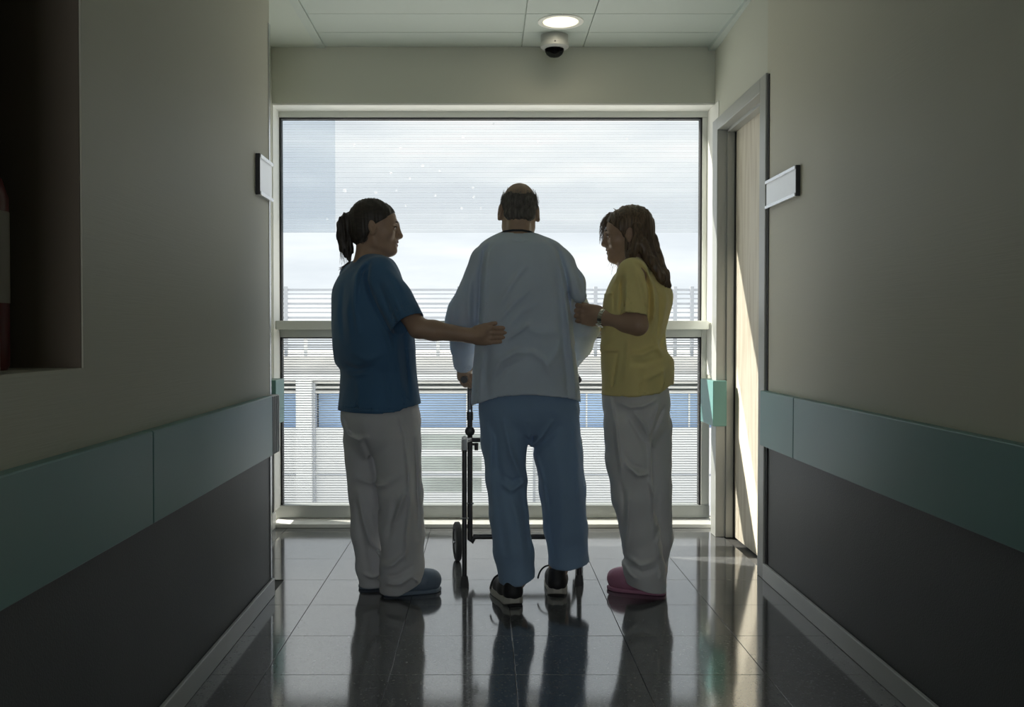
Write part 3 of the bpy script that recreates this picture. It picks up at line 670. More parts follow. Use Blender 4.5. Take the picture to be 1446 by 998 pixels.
# ================================================================== the patient: elderly man seen from behind
def build_patient():
    base = V3((.13, 4.0, 0)); t = thing('person', 'balding elderly man in light blue pyjamas standing at a walking frame, seen from behind', 'person', base)
    D = 4.03
    # --- body
    F = Field(); hd = Head(at(732.5, 300, 4.13), R_(92), R_(-20), R_(-2), .98); hd.sculpt(F, True)
    nb_ = at(731, 345, 4.075)
    F.cap(hd.p(0, -.026, -.05), nb_, .052, .055, .03); F.cap(hd.p(0, .02, -.07), nb_ + V3((0, .05, 0)), .045, .055, .03)
    for sx in (-.022, .022): F.cap(hd.p(sx, -.066, -.02), nb_ + V3((sx, -.034, .01)), .016, .018, .02)
    tor = keys_px([(345, 700, 764, .075, 4.06), (365, 690, 785, .095, 4.05), (420, 692, 795, .115, 4.05), (480, 690, 797, .115, 4.05), (545, 690, 794, .105, 4.07), (585, 694, 798, .10, 4.06), (605, 705, 790, .07, 4.05)], D)
    F.loft(tor, 0, .03)
    sh_l, el_l, wr_l = at(688, 360, 4.05), at(655, 452, 4.13), at(655, 516, 4.33); sh_r, el_r, wr_r = at(784, 358, 4.05), at(822, 455, 4.14), at(806, 512, 4.36)
    for sh, el, wr in ((sh_l, el_l, wr_l), (sh_r, el_r, wr_r)): F.chain([nb_ - V3((0, 0, .02)), sh - V3((0, 0, .02)), el, wr], [.045, .038, .034, .024], .02)
    hand(F, wr_l, (.02, .55, -.45), (.7, .5, .4), (.75, -.3, -.5), .98, curl=(.75, .8, .8, .8), spread=.02, thumb=(.5, .6), k=.006)
    hand(F, wr_r, (.0, .6, -.4), (-.7, .5, .4), (-.75, -.3, -.5), .98, curl=(.75, .8, .8, .8), spread=.02, thumb=(.5, .6), k=.006)
    hl, hr = V3((.112, 3.93, 0)), V3((.302, 4.075, 0)); al_, ar_ = at(731, 815, 3.985), at(789, 800, 4.12)
    F.chain([at(716, 600, 4.05), at(717, 700, 4.04), al_], [.07, .052, .036], .03); F.chain([at(780, 600, 4.06), at(794, 700, 4.09), ar_], [.07, .052, .036], .03)
    foot(F, hl + V3((.006, .02, 0)), (-.24, 1), al_, .24); foot(F, hr + V3((0, .02, 0)), (.04, 1), ar_, .24)
    sculpt('body', F, (-.25, 3.7, -.01), (.55, 4.55, 1.76), .0048, M_SKINM, t, base, ((( hd.o[0] - .1, hd.o[0] + .1, .0026), (-.2, 0., .0034)), ((3.98, 4.3, .0032),), ((1.5, 1.76, .0026), (.85, 1.02, .0032))))
    hd.features(t, base, mat('grey_brow', (.2, .18, .16), .7))
    # --- hair: a thin fringe round the bald crown
    G = Field(); G.ell(hd.p(0, -.018, .03), V3((.0775, .0975, .0885)) * hd.sc, hd.ax, .01); G.cap(hd.p(-.03, -.062, -.04), hd.p(.03, -.062, -.04), .034, .034, .03)
    def fringe(P):
        q = hd.loc(P); r_, f_, u_ = q.T
        ang = np.abs(r_) / .075
        top = .040 + .034 * np.clip(ang - .30, 0, 1) ** 1.1 - .010 * np.exp(-(r_ / .03) ** 2) + .005 * np.sin(r_ * 260) * np.cos(f_ * 180)
        bot = -.074 + .03 * np.clip(ang - .5, 0, 1) + .004 * np.sin(r_ * 330)
        ear = np.where(u_ > .012, f_ - .012, f_ + .030 + (u_ - .012) * -.28)
        return np.maximum(np.maximum(u_ - top, bot - u_), ear) * .6
    G.cut(fringe); G.noise(.0016, [((40, 40, 160), .5), ((260, 260, 90), .8)], 3)
    M_GREYHAIR = mat('thin_dark_grey_hair', (.11, .10, .088), .6, bump=((420, 420, 90), .6, .002), var=((90, 90, 40), .35))
    hair = sculpt('hair', G, hd.o - .125, hd.o + .14, .0028, M_GREYHAIR, t, base)
    rg = random.Random(5); cs = []
    for k in range(130):
        sx = rg.choice((-1, 1)); a = hd.p(sx * rg.uniform(.068, .077), rg.uniform(-.06, .0), rg.uniform(.025, .058)); out = hd.r * sx
        ln = rg.uniform(.015, .034)
        cs.append(bez(a, a + out * .005 - hd.f * .004 - hd.u * .004, a + out * rg.uniform(.001, .008) - hd.u * ln - hd.f * rg.uniform(0, .012), n=5))
    for k in range(260):
        a_ = rg.uniform(-2.4, 2.4); a = hd.p(.073 * math.sin(a_ * .62), -.018 - .092 * math.cos(a_ * .62), rg.uniform(.02, .058) + .02 * (abs(a_) > 1.2)); o_ = unit(a - hd.p(0, -.018, .03))
        cs.append(bez(a, a + o_ * .006 - hd.u * .01, a + o_ * .003 - hd.u * rg.uniform(.02, .035), n=4))
    for k in range(60):
        x_ = rg.uniform(-.05, .05); a = hd.p(x_, -.088 + abs(x_) * .4, rg.uniform(-.05, -.03)); cs.append(bez(a, a - hd.f * .004 - hd.u * .012, a + hd.f * .004 - hd.u * rg.uniform(.02, .03), n=4))
    strands('loose_hair', cs, .0006, .0003, mat('grey_wisps', (.20, .19, .175), .6), hair, base, 4)
    # --- shirt
    ks = keys_px([(329, 704, 758, .062, 4.075), (336, 690, 774, .085, 4.065), (347, 677, 793, .108, 4.05), (383, 676, 806, .140, 4.04), (420, 676, 808, .147, 4.035), (458, 674, 809, .147, 4.035), (492, 669, 811.5, .145, 4.04), (545, 665.5, 817, .15, 4.05), (590, 664, 822, .152, 4.05)], D)
    A = Field(); S = A; A.loft(ks, 0, .03); A.chain([at(716, 352, 4.05), at(700, 360, 4.045), at(689, 372, 4.05)], [.06, .062, .058], .02); A.chain([at(750, 352, 4.05), at(770, 360, 4.05), at(783, 374, 4.05)], [.06, .062, .058], .02)
    Lf = Field(); Lf.chain([at(700, 358, 4.045), at(686, 368, 4.045), at(656, 440, 4.10), at(651.5, 456, 4.12)], [.05, .062, .068, .066], .02); Lf.chain([at(651.5, 456, 4.12), at(654, 490, 4.22), at(654.5, 520, 4.34)], [.066, .052, .041], .02)
    Rf = Field(); Rf.chain([at(768, 358, 4.05), at(785, 370, 4.05), at(809, 436, 4.10), at(824, 462, 4.13)], [.05, .064, .066, .066], .02); Rf.chain([at(824, 462, 4.13), at(817, 486, 4.24), at(804, 512, 4.375)], [.066, .06, .042], .02)
    Rf.chain([at(797, 374, 4.01), at(810, 400, 3.985), at(819, 418, 3.968)], [.046, .043, .028], .03)
    Lf.disp = Rf.disp = A.disp
    hx = np.array([at(x, 560, 4.0)[0] for x in (655, 668, 690, 705, 735, 756, 797, 812, 819, 830)]); hz = np.array([at(700, y, 3.93)[2] for y in (577, 574, 565, 560, 557.5, 557.5, 562, 566, 570, 573)])
    hem = lambda P: np.interp(P[:, 0], hx, hz) - P[:, 2]
    A.shell(lambda P: hem(P) + .05); A.cut(hem)
    cl_, dl1 = at(654.5, 515, 4.325), at(654.5, 520, 4.34) - at(654, 490, 4.22); cr_, dr1 = at(805, 510, 4.365), at(804, 512, 4.375) - at(817, 486, 4.24)
    for fld, c_, d_ in ((Lf, cl_, dl1), (Rf, cr_, dr1)):
        e_ = endcut(c_, d_); fld.shell(lambda P, e_=e_: e_(P) + .05, .007); fld.cut(e_)
    A.cap(at(731, 318, 4.09), at(731, 334, 4.07), .062, .06, .006, 's')
    R = lambda pts, amp, wd: S.ridge([at(x, y, 3.92) for x, y in pts], amp * 1.9, wd, 4.06)
    # raglan armhole seams, then folds drawn where the cloth pulls
    R([(700, 334), (684, 352), (678, 385), (676, 430), (674, 475)], -.010, .009); R([(769, 333), (790, 352), (800, 385), (806, 425), (809, 455)], -.010, .009)
    R([(690, 350), (686, 385), (683, 440), (679, 480)], .006, .012); R([(781, 348), (790, 372), (797, 410), (802, 450), (805, 500)], .007, .010)
    R([(706, 432), (722, 402), (744, 372)], .006, .012); R([(703, 455), (722, 432), (748, 408)], .0055, .011); R([(716, 462), (738, 440), (764, 425)], .004, .012)
    R([(696, 530), (706, 510), (728, 497), (752, 497)], .007, .013); R([(752, 497), (768, 508), (780, 530)], .005, .014); R([(718, 478), (735, 466), (748, 455)], .007, .009)
    R([(700, 540), (712, 521), (735, 509)], -.005, .010); R([(800, 430), (806, 480), (812, 530), (814, 562)], .008, .010); R([(794, 470), (800, 520), (803, 560)], -.006, .010)
    R([(787, 390), (793, 440), (796, 500)], -.004, .012); R([(683, 500), (678, 530), (677, 570)], .006, .010); R([(690, 490), (687, 530), (690, 565)], -.004, .012)
    R([(722, 337), (735, 340), (750, 337)], -.003, .006); R([(740, 460), (760, 470), (788, 470)], .003, .014); R([(770, 520), (785, 500), (797, 470)], .004, .012)
    R([(652, 380), (641, 430), (638, 470)], -.006, .012); R([(664, 385), (660, 430), (664, 470)], .007, .012); R([(670, 400), (668, 445), (668, 478)], -.007, .009); R([(646, 486), (654, 496), (664, 498)], .006, .008); R([(643, 500), (652, 510), (662, 512)], -.004, .006)
    R([(812, 372), (820, 395), (826, 418)], -.005, .010); R([(816, 484), (826, 478), (842, 470)], .006, .008); R([(814, 494), (826, 488), (838, 480)], -.005, .007); R([(815, 470), (824, 472), (838, 462)], -.004, .008)
    garment_noise(S, 11); W = Field(); W.sub(A, (.13, 4.04, 1.17), .65); W.sub(Lf, at(660, 440, 4.15), .42, .012); W.sub(Rf, at(815, 440, 4.17), .42, .012); S = W
    M_PAJ = cloth('light_blue_cotton', (.58, .66, .77), .22)
    top = sculpt('pyjama_shirt', S, (-.22, 3.8, .72), (.56, 4.5, 1.66), .0052, M_PAJ, t, base, ((), ((3.8, 3.96, .004),), ()))
    MB(base).tube([hd.p(-.05, -.02, -.0) * 0 + at(x, y, d) for x, y, d in ((703, 333, 4.085), (705, 330, 4.055), (713, 326.5, 4.025), (724, 325, 4.008), (737, 325, 4.008), (748, 327, 4.022), (756, 330.5, 4.05), (759, 334, 4.085))], .0042, 8).build('collar_binding', mat('navy_binding', (.02, .025, .035), .8), top, True)
    # --- trousers
    T = Field(); kt = keys_px([(545, 678, 812, .125, 4.06), (575, 677, 816, .128, 4.055), (590, 682, 812, .118, 4.055), (612, 712, 782, .07, 4.05)], D)
    T.loft(kt, 0, .02)
    def leg(rows, k=.02):
        c = [at((a + b) / 2, y, d) for y, a, b, d in rows]; rr = [(at(b, y, d)[0] - at(a, y, d)[0]) / 2 for y, a, b, d in rows]; T.chain(c, rr, k); return c, rr
    cl, rl_ = leg([(588, 678, 743, 4.05), (625, 681, 743.5, 4.045), (676, 686.5, 743, 4.04), (727, 692, 745, 4.02), (779, 697.5, 753, 3.99), (845, 708, 760, 3.97)])
    cr2, rr2 = leg([(588, 748, 817, 4.06), (639, 754, 822, 4.07), (690, 762, 825.5, 4.085), (745, 768.5, 828.5, 4.10), (799, 775, 831.5, 4.115), (822, 778, 834, 4.12)])
    T.cap(at(744, 597, 3.95), at(744, 700, 3.95), .001, .004, .006, 's')
    lx = [at(x, 825, 3.93)[0] for x in (700, 716, 735, 757)]; lz = [at(700, y, 3.90)[2] for y in (829, 830.5, 829, 819)]
    rx = [at(x, 800, 4.06)[0] for x in (770, 782, 800, 822, 833)]; rz = [at(700, y, 4.04)[2] for y in (800, 806, 806, 801, 798)]
    th_ = lambda P: np.where(P[:, 0] < .2, np.interp(P[:, 0], lx, lz), np.interp(P[:, 0], rx, rz)).astype(f32) - P[:, 2]
    T.shell(lambda P: th_(P) + .04, .012); T.cut(th_)
    Rt = lambda pts, amp, wd, yc=4.08: T.ridge([at(x, y, 3.95) for x, y in pts], amp * 1.9, wd, yc)
    Rt([(690, 590), (700, 620), (703, 660), (712, 690)], -.008, .016); Rt([(712, 595), (722, 640), (735, 672), (742, 684)], .010, .012); Rt([(708, 682), (722, 692), (740, 682)], .008, .010); Rt([(712, 672), (725, 680), (738, 672)], -.006, .008)
    Rt([(745, 610), (752, 632), (764, 618), (778, 596)], .009, .010); Rt([(756, 640), (764, 665), (772, 700), (774, 740)], .009, .009); Rt([(752, 645), (768, 628), (790, 604)], -.006, .012); Rt([(764, 680), (772, 690), (777, 720)], -.006, .008)
    Rt([(722, 700), (732, 740), (738, 790)], .006, .014); Rt([(735, 690), (741, 730), (746, 780)], -.005, .010); Rt([(705, 720), (711, 755), (715, 785)], -.005, .016); Rt([(790, 640), (795, 700), (796, 780)], .005, .022); Rt([(776, 730), (782, 770), (786, 800)], -.004, .010)
    Rt([(695, 610), (692, 660), (697, 720)], .006, .012); Rt([(812, 600), (816, 660), (820, 720)], .005, .012)
    garment_noise(T, 12, .0025)
    sculpt('pyjama_trousers', T, (-.06, 3.8, .05), (.47, 4.28, .95), .0055, cloth('blue_cotton_trousers', (.25, .37, .54), .12), t, base)
    # --- trainers
    M_UP = mat('black_trainer_upper', (.016, .016, .018), .6, bump=((400, 400, 400), .3, .001)); M_SOLE = mat('off_white_sole', (.55, .53, .48), .6); M_TREAD = mat('dark_tread', (.03, .03, .03), .8)
    for heel, td in ((V3((.118, 3.905, 0)), (-.24, 1)), (V3((.298, 4.05, 0)), (.04, 1))):
        h, f, r = foot_axes(heel, td); z = V3((0, 0, 1)); axs = np.array([r, f, z])
        U = Field(); U.chain([h + f * .036 + z * .05, h + f * .10 + z * .05, h + f * .18 + z * .042, h + f * .245 + z * .036], [.038, .040, .042, .036], .03); U.cap(h + f * .034 + z * .06, h + f * .045 + z * .095, .036, .037, .02)
        U.cap(h + f * .09 + z * .06, h + f * .15 + z * .055, .036, .034, .03); U.cap(h + f * .052 + z * .075, h + f * .05 + z * .14, .030, .032, .006, 's')
        U.cut(lambda P, h=h: .028 - P[:, 2]); sh = sculpt('shoe', U, h - .12 + f * .14 - V3((.06, .08, -.1)), h + .12 + f * .14 + V3((.06, .08, .05)), .004, M_UP, t, base)
        So = Field()
        def outline(P, h=h, f=f, r=r):
            q = P - h.astype(f32); a = q @ f.astype(f32); b = q @ r.astype(f32); z_ = P[:, 2]
            wv = np.interp(a, [0, .03, .1, .19, .25, .295], [.020, .041, .039, .051, .046, .01]); up = np.interp(a, [0, .03, .06, .22, .3], [.014, .004, 0, 0, .012]); topz = np.interp(a, [0, .05, .12, .3], [.036, .034, .028, .026])
            d = np.maximum(np.abs(b) - wv, np.maximum(-a, a - .295)); return np.maximum(np.maximum(d, z_ - topz), up - z_) * .8
        So.add(outline, h + f * .14 + z * .02, .18, .004); sole = sculpt('sole', So, h - .12 + f * .14 - V3((.06, .08, 0)) * 1.0 - V3((0, 0, -.1)), h + f * .14 + V3((.16, .2, .06)), .0035, M_SOLE, sh, base)
        MB(base).box(h[0] - .03, h[0] + .03, h[1] + .01, h[1] + .06, .001, .006, .002).build('heel_tread', M_TREAD, sh)
        lc = h + f * .12 + z * .094
        MB(base).tube(bez(lc, lc + r * -.05 + z * .03, lc - r * .075 - z * .01 - f * .02, lc - r * .08 - z * .04 - f * .03), .004, 6).tube(bez(lc, lc + r * .03 + z * .03, lc + r * .05 - z * .01), .0028, 6).build('lace', M_BLACK, sh, True)
    return t
build_patient()
# ================================================================== the two nurses
def keys_rot(rows, th):
    """(py, px left, px right, lateral/depth ratio, distance) for a body turned by th from pure profile"""
    out = []
    for py, x0, x1, q, d in rows:
        a, b = at(x0, py, d), at(x1, py, d); hx = (b[0] - a[0]) / 2; rv = hx / math.sqrt((q * math.sin(th)) ** 2 + math.cos(th) ** 2)
        out.append((a[2], (a[0] + b[0]) / 2, d, q * rv, rv))
    return out
def legs(T, rows, k=.02):
    c = [at((a + b) / 2, y, d) for y, a, b, d in rows]; rr = [(at(b, y, d)[0] - at(a, y, d)[0]) / 2 for y, a, b, d in rows]; T.chain(c, rr, k); return c, rr
def clog(par, base, heel, td, m, L=.255):
    h, f, r = foot_axes(heel, td); z = V3((0, 0, 1)); U = Field()
    U.chain([h + f * .04 + z * .045, h + f * .10 + z * .047, h + f * .175 + z * .046, h + f * .212 + z * .044], [.036, .040, .044, .040], .02); U.ell(h + f * .19 + z * .06, (.046, .055, .036), np.array([r, f, z]), .02)
    U.cap(h + f * .05 + z * .08, h + f * .09 + z * .10, .030, .030, .008, 's')
    U.cut(lambda P: .014 - P[:, 2])
    for k_ in range(4):
        for sx in (-1, 1): U.ball(h + f * (.15 + .022 * k_) + r * sx * (.047 - .003 * k_ * k_ * .6) + z * .052, .004, .002, 's')
    o = sculpt('clog', U, h + f * .12 - V3((.17, .17, -.0)), h + f * .12 + V3((.17, .17, .13)), .0036, m, par, base)
    def outl(P):
        q = P - h.astype(f32); a = q @ f.astype(f32); b = q @ r.astype(f32); wv = np.interp(a, [0, .03, .1, .18, .22, .252], [.02, .037, .039, .046, .041, .012])
        return np.maximum(np.maximum(np.abs(b) - wv, np.maximum(-a, a - .252)), np.abs(P[:, 2] - .009) - .009) * .8
    S = Field(); S.add(outl, h + f * .13 + z * .02, .16, .004); sculpt('sole', S, h + f * .12 - V3((.17, .17, .006)), h + f * .12 + V3((.17, .17, .04)), .0042, m, o, base)
    return o
def hair_cap(hd, hf, bot, grow=.008, extra=None, back=.0):
    G = Field(); s = hd.sc; G.ell(hd.p(0, -.018, .036), V3((.073 + grow, .096 + grow, .087 + grow)) * s, hd.ax, .01); G.ell(hd.p(0, -.045, -.02), V3((.066 + grow, .06 + grow, .07)) * s, hd.ax, .03)
    G.ell(hd.p(0, .03, .033), V3((.064 + grow, .062 + grow * .9, .068 + grow)) * s, hd.ax, .015)
    if extra: extra(G)
    us, fs = zip(*hf)
    def c(P):
        q = hd.loc(P); r_, f_, u_ = q.T; lim = np.interp(u_, us, fs) - .10 * np.maximum(np.abs(r_) - .02, 0) ** 1.0 * (u_ > .045)
        return np.where((np.abs(r_) < .11) & (np.abs(f_) < .2) & (u_ > bot - .3), np.maximum(f_ - lim, -1), -1.) * .8
    G.cut(c); return G

def build_blue():
    base = V3((-.42, 4.1, 0)); t = thing('person', 'nurse in dark blue tunic with a dark ponytail, hand on the old man\'s back', 'person', base)
    th = R_(30); D = 4.1; rv_ = V3((math.sin(th), -math.cos(th), 0)); fv = V3((math.cos(th), math.sin(th), 0))
    hd = Head(at(529.5, 321.5, 4.1), R_(8), R_(-3), 0, .945)
    F = Field(); hd.sculpt(F)
    nb = at(521, 368, 4.11); F.cap(hd.p(0, -.028, -.055), nb, .049, .056, .02); F.cap(hd.p(0, .0, -.075), nb + fv * .02, .042, .052, .025)
    tor = keys_rot([(372, 500, 548, 1.7, D), (410, 486, 560, 1.5, D), (450, 482, 568, 1.35, D), (500, 484, 570, 1.3, D), (545, 492, 574, 1.3, D), (585, 498, 574, 1.25, D), (600, 506, 566, 1.2, D)], th); F.loft(tor, th - math.pi / 2, .03)
    sh, el, wr = at(538, 388, 3.985), at(591, 463.5, 3.885), at(667, 474, 3.90)
    F.chain([nb, sh], [.045, .048], .03); F.chain([sh, el * .55 + sh * .45, el], [.047, .043, .038], .02); F.chain([el, el * .72 + wr * .28, wr], [.038, .0385, .0275], .02)
    hand(F, wr, (1, .055, .02), (0, -.1, 1), (0, 1, .1), .96, curl=(.10, .08, .09, .12), fat=1.2, spread=-.01, thumb=(.72, .12), thumb_curl=.5, k=.004, rw=.026)
    sh2, el2, wr2 = nb - rv_ * .15 + V3((0, 0, -.06)), at(530, 455, 4.27), at(540, 500, 4.22)
    F.chain([nb, sh2], [.045, .048], .03); F.chain([sh2, el2, wr2], [.046, .038, .026], .02); hand(F, wr2, (.12, -.1, -.95), (.8, .2, .2), (.2, -.9, -.1), .9, curl=(.3, .35, .4, .4))
    hr, hl = V3((-.430, 4.075, 0)), V3((-.545, 4.185, 0)); td = (.94, .33); ar, al2 = hr + V3((.04, .02, .11)), hl + V3((.04, .02, .11))
    F.chain([at(560, 615, 4.03), at(563, 700, 4.03), ar], [.07, .05, .034], .03); F.chain([at(522, 615, 4.17), at(520, 700, 4.19), al2], [.07, .05, .034], .03)
    foot(F, hr, td, ar, .235); foot(F, hl, td, al2, .235)
    sculpt('body', F, (-.72, 3.78, .0), (.16, 4.48, 1.68), .0052, M_SKIN, t, base, (((hd.o[0] - .11, hd.o[0] + .14, .0026), (-.09, .11, .0026)), ((3.86, 3.95, .0028), (4.0, 4.2, .0032)), ((1.42, 1.68, .0025), (1.03, 1.16, .0026))))
    hd.features(t, base)
    M_H = mat('dark_brown_hair', (.028, .02, .015), .5, bump=((60, 60, 420), .5, .002), var=((50, 50, 120), .4))
    def ex(G): G.cap(hd.p(0, -.09, .03), hd.p(0, -.112, .034), .022, .016, .02)
    G = hair_cap(hd, [(-.15, -.055), (-.09, -.05), (-.06, -.036), (-.02, -.022), (.005, -.006), (.02, .016), (.035, .040), (.055, .066), (.08, .094), (.1, .125)], -.1, .006, ex)
    G.noise(.0008, [((130, 130, 30), 1), ((330, 330, 40), .7)], 4); hair = sculpt('hair', G, hd.o - .13, hd.o + .14, .0028, M_H, t, base)
    Pn = Field(); pc = [at(x, y, 4.09) for x, y in ((499, 306), (491, 309), (486, 318), (485.5, 334), (489, 352), (493, 366))]; Pn.chain(pc, [.013, .02, .0255, .027, .021, .008], .02); Pn.noise(.002, [((220, 220, 14), 1), ((90, 90, 10), .8)], 6)
    sculpt('ponytail', Pn, at(470, 395, 4.0), at(515, 290, 4.18), .0028, M_H, hair, base)
    MB(base).lathe(pc[0] + V3((.006, 0, 0)), unit(pc[1] - pc[0]), [(-.006, .014), (-.006, .019), (.006, .019), (.006, .014)], 18).build('hair_tie', M_BLACK, hair, True)
    rg = random.Random(3); cs = []
    for k in range(60):
        x0 = rg.uniform(480.5, 494); d = 4.09 + rg.uniform(-.02, .02); cs.append(bez(at(x0 + 2, rg.uniform(318, 338), d), at(x0 - 1, 348, d), at(x0 + rg.uniform(-2, 3), rg.uniform(358, 377), d), n=6))
    for k in range(24): d = 4.08 + rg.uniform(-.02, .02); cs.append(bez(at(494, 369 + rg.uniform(-1, 3), d), at(487, 374 + rg.uniform(-2, 2), d), at(479 + rg.uniform(-2, 5), 380 + rg.uniform(-3, 3), d), n=6))
    for k in range(26): a = hd.p(rg.uniform(.045, .07), -.05 + rg.uniform(-.01, .02), -.05); cs.append(bez(a, a - hd.u * .014, a - hd.u * rg.uniform(.02, .03) - hd.f * .008, n=4))
    strands('loose_hair', cs, .0011, .0004, M_H, hair, base, 4)
    # tunic
    ks = keys_rot([(361, 507, 540, 1.5, 4.11), (367, 501, 553, 1.75, D), (376, 490, 560, 1.75, D), (390, 477, 566, 1.6, D), (410, 469.5, 570, 1.45, D), (437, 468, 575, 1.35, D), (470, 469, 583, 1.3, D), (494, 470.5, 586, 1.3, D), (512, 474, 587.5, 1.28, D), (523, 481, 588.5, 1.28, D), (550, 479.5, 592, 1.28, D), (595, 475, 600, 1.28, D)], th)
    S = Field(); S.loft(ks, th - math.pi / 2, .03); A = S; Lf = Field(); Lf.disp = A.disp
    s0, s1 = at(535, 386, 3.985), at(580, 463, 3.885); ax_ = unit(s1 - s0); A.chain([at(522, 378, 4.06), s0], [.05, .058], .02); Lf.chain([at(522, 378, 4.06), s0, at(556, 422, 3.94), s1 + ax_ * .03], [.05, .062, .068, .072], .02); ce_ = at(576.5, 457, 3.89)
    e_ = endcut(ce_, ax_); Lf.shell(lambda P: e_(P) + .06, .007); Lf.cut(e_)
    S.chain([at(520, 378, 4.12), sh2, el2 * .6 + sh2 * .4], [.05, .058, .06], .02)
    S.cap(at(521, 352, 4.11), at(522, 364, 4.11), .058, .06, .006, 's')
    hx = [at(x, 578, 3.95)[0] for x in (470, 540, 566, 569, 572, 598, 605)]; hz = [at(500, y, 3.95)[2] for y in (583, 583, 580, 577, 576, 571, 570)]
    hem = lambda P: np.interp(P[:, 0], hx, hz) - P[:, 2]
    S.shell(lambda P: hem(P) + .05); S.cut(hem)
    S.cap(at(568.5, 592, 3.94), at(567, 556, 3.94), .010, .001, .003, 's')
    R = lambda pts, amp, wd, yc=4.1: A.ridge([at(x, y, 3.95) for x, y in pts], amp * 1.9, wd, yc)
    R([(522, 372), (518, 395), (524, 415), (536, 440), (548, 466)], -.014, .010); R([(512, 371), (503, 390), (502, 430), (508, 470)], .009, .012); R([(520, 374), (510, 384), (509, 410)], -.008, .009)
    R([(545, 395), (560, 420), (572, 446)], .006, .014); R([(536, 400), (549, 430), (560, 458)], -.006, .010); R([(548, 380), (562, 396), (572, 412)], .005, .010); R([(527, 420), (540, 450), (552, 480), (558, 510)], .009, .012)
    R([(497, 400), (492, 440), (496, 480)], .006, .014); R([(483, 400), (480, 440), (484, 480)], -.006, .014); R([(500, 500), (520, 508), (545, 500)], .006, .012); R([(484, 515), (505, 522), (530, 516)], -.008, .012); R([(482, 528), (500, 530), (520, 526)], .005, .010); R([(560, 470), (563, 510), (567, 552)], .007, .010); R([(570, 475), (573, 520), (578, 565)], -.006, .009)
    R([(572, 494), (583, 494)], .002, .004); R([(573, 495), (575, 525), (577, 544)], -.0025, .004); R([(480, 577), (520, 579), (562, 577)], .003, .005); R([(545, 520), (550, 545), (553, 575)], -.004, .012); R([(505, 535), (508, 555), (507, 577)], .004, .014)
    garment_noise(S, 21, .0024); W = Field(); W.sub(A, (-.45, 4.1, 1.1), .6); W.sub(Lf, at(556, 422, 3.94), .3, .012); S = W
    sculpt('tunic', S, (-.74, 3.78, .72), (-.2, 4.42, 1.48), .0052, cloth('dark_blue_tunic', (.062, .155, .285)), t, base)
    # trousers
    T = Field(); kt = keys_rot([(560, 484, 588, 1.2, D), (590, 481, 595, 1.2, D), (612, 486, 592, 1.2, D), (648, 510, 568, 1.15, D)], th); T.loft(kt, th - math.pi / 2, .03)
    legs(T, [(620, 527, 597, 4.03), (695, 530, 598, 4.03), (752, 534, 599, 4.05), (800, 537, 598, 4.07), (828, 538, 592, 4.09), (845, 540, 588, 4.10)], .02); legs(T, [(620, 484, 556, 4.16), (695, 493, 554, 4.17), (752, 497, 543, 4.17), (800, 503, 543, 4.175), (838, 511, 543, 4.18)], .02)
    T.cap(at(538, 728, 4.1), at(539, 782, 4.1), .003, .005, .006, 's')
    fx_ = [at(x, 830, 4.08)[0] for x in (530, 565, 580, 600)]; T.cut(lambda P: np.interp(P[:, 0], fx_, [.012, .012, .035, .065]) - P[:, 2])
    T.cap(hr + V3((.06, .03, .06)), hr + V3((.07, .03, -.04)), .055, .06, .01, 's')
    Rt = lambda pts, amp, wd: T.ridge([at(x, y, 3.98) for x, y in pts], amp * 2.1, wd, 4.12)
    Rt([(487, 600), (492, 615), (508, 620), (520, 615)], .010, .009); Rt([(484, 590), (490, 608), (500, 614)], -.008, .008); Rt([(512, 612), (520, 640), (526, 680), (532, 720)], -.010, .012); Rt([(500, 680), (520, 686), (545, 682), (566, 668)], .009, .012); Rt([(575, 690), (565, 715), (552, 745)], .009, .010); Rt([(580, 700), (576, 745), (572, 790)], .009, .008); Rt([(572, 600), (578, 660), (580, 720)], .008, .008); Rt([(585, 620), (588, 680), (590, 760)], -.007, .008)
    Rt([(560, 700), (556, 730), (548, 760)], -.007, .012); Rt([(502, 700), (508, 740), (520, 775), (534, 790)], .010, .012); Rt([(498, 720), (506, 770), (514, 815)], -.007, .013); Rt([(524, 730), (530, 760), (536, 790)], -.007, .010); Rt([(541, 800), (556, 795), (574, 778)], .010, .011); Rt([(545, 815), (562, 812), (580, 800)], -.007, .009); Rt([(545, 826), (565, 824), (584, 812)], .008, .008); Rt([(583, 816), (588, 820), (590, 827)], .007, .005); Rt([(506, 820), (520, 826), (534, 824)], .007, .009); Rt([(566, 585), (570, 610)], .004, .006)
    garment_noise(T, 22, .003)
    sculpt('trousers', T, (-.68, 3.84, .0), (-.2, 4.36, .98), .0055, cloth('off_white_trousers', (.64, .64, .66), .12), t, base)
    M_C = mat('slate_blue_clog', (.16, .21, .28), .5); clog(t, base, hr, td, M_C); clog(t, base, hl, td, M_C)
build_blue()

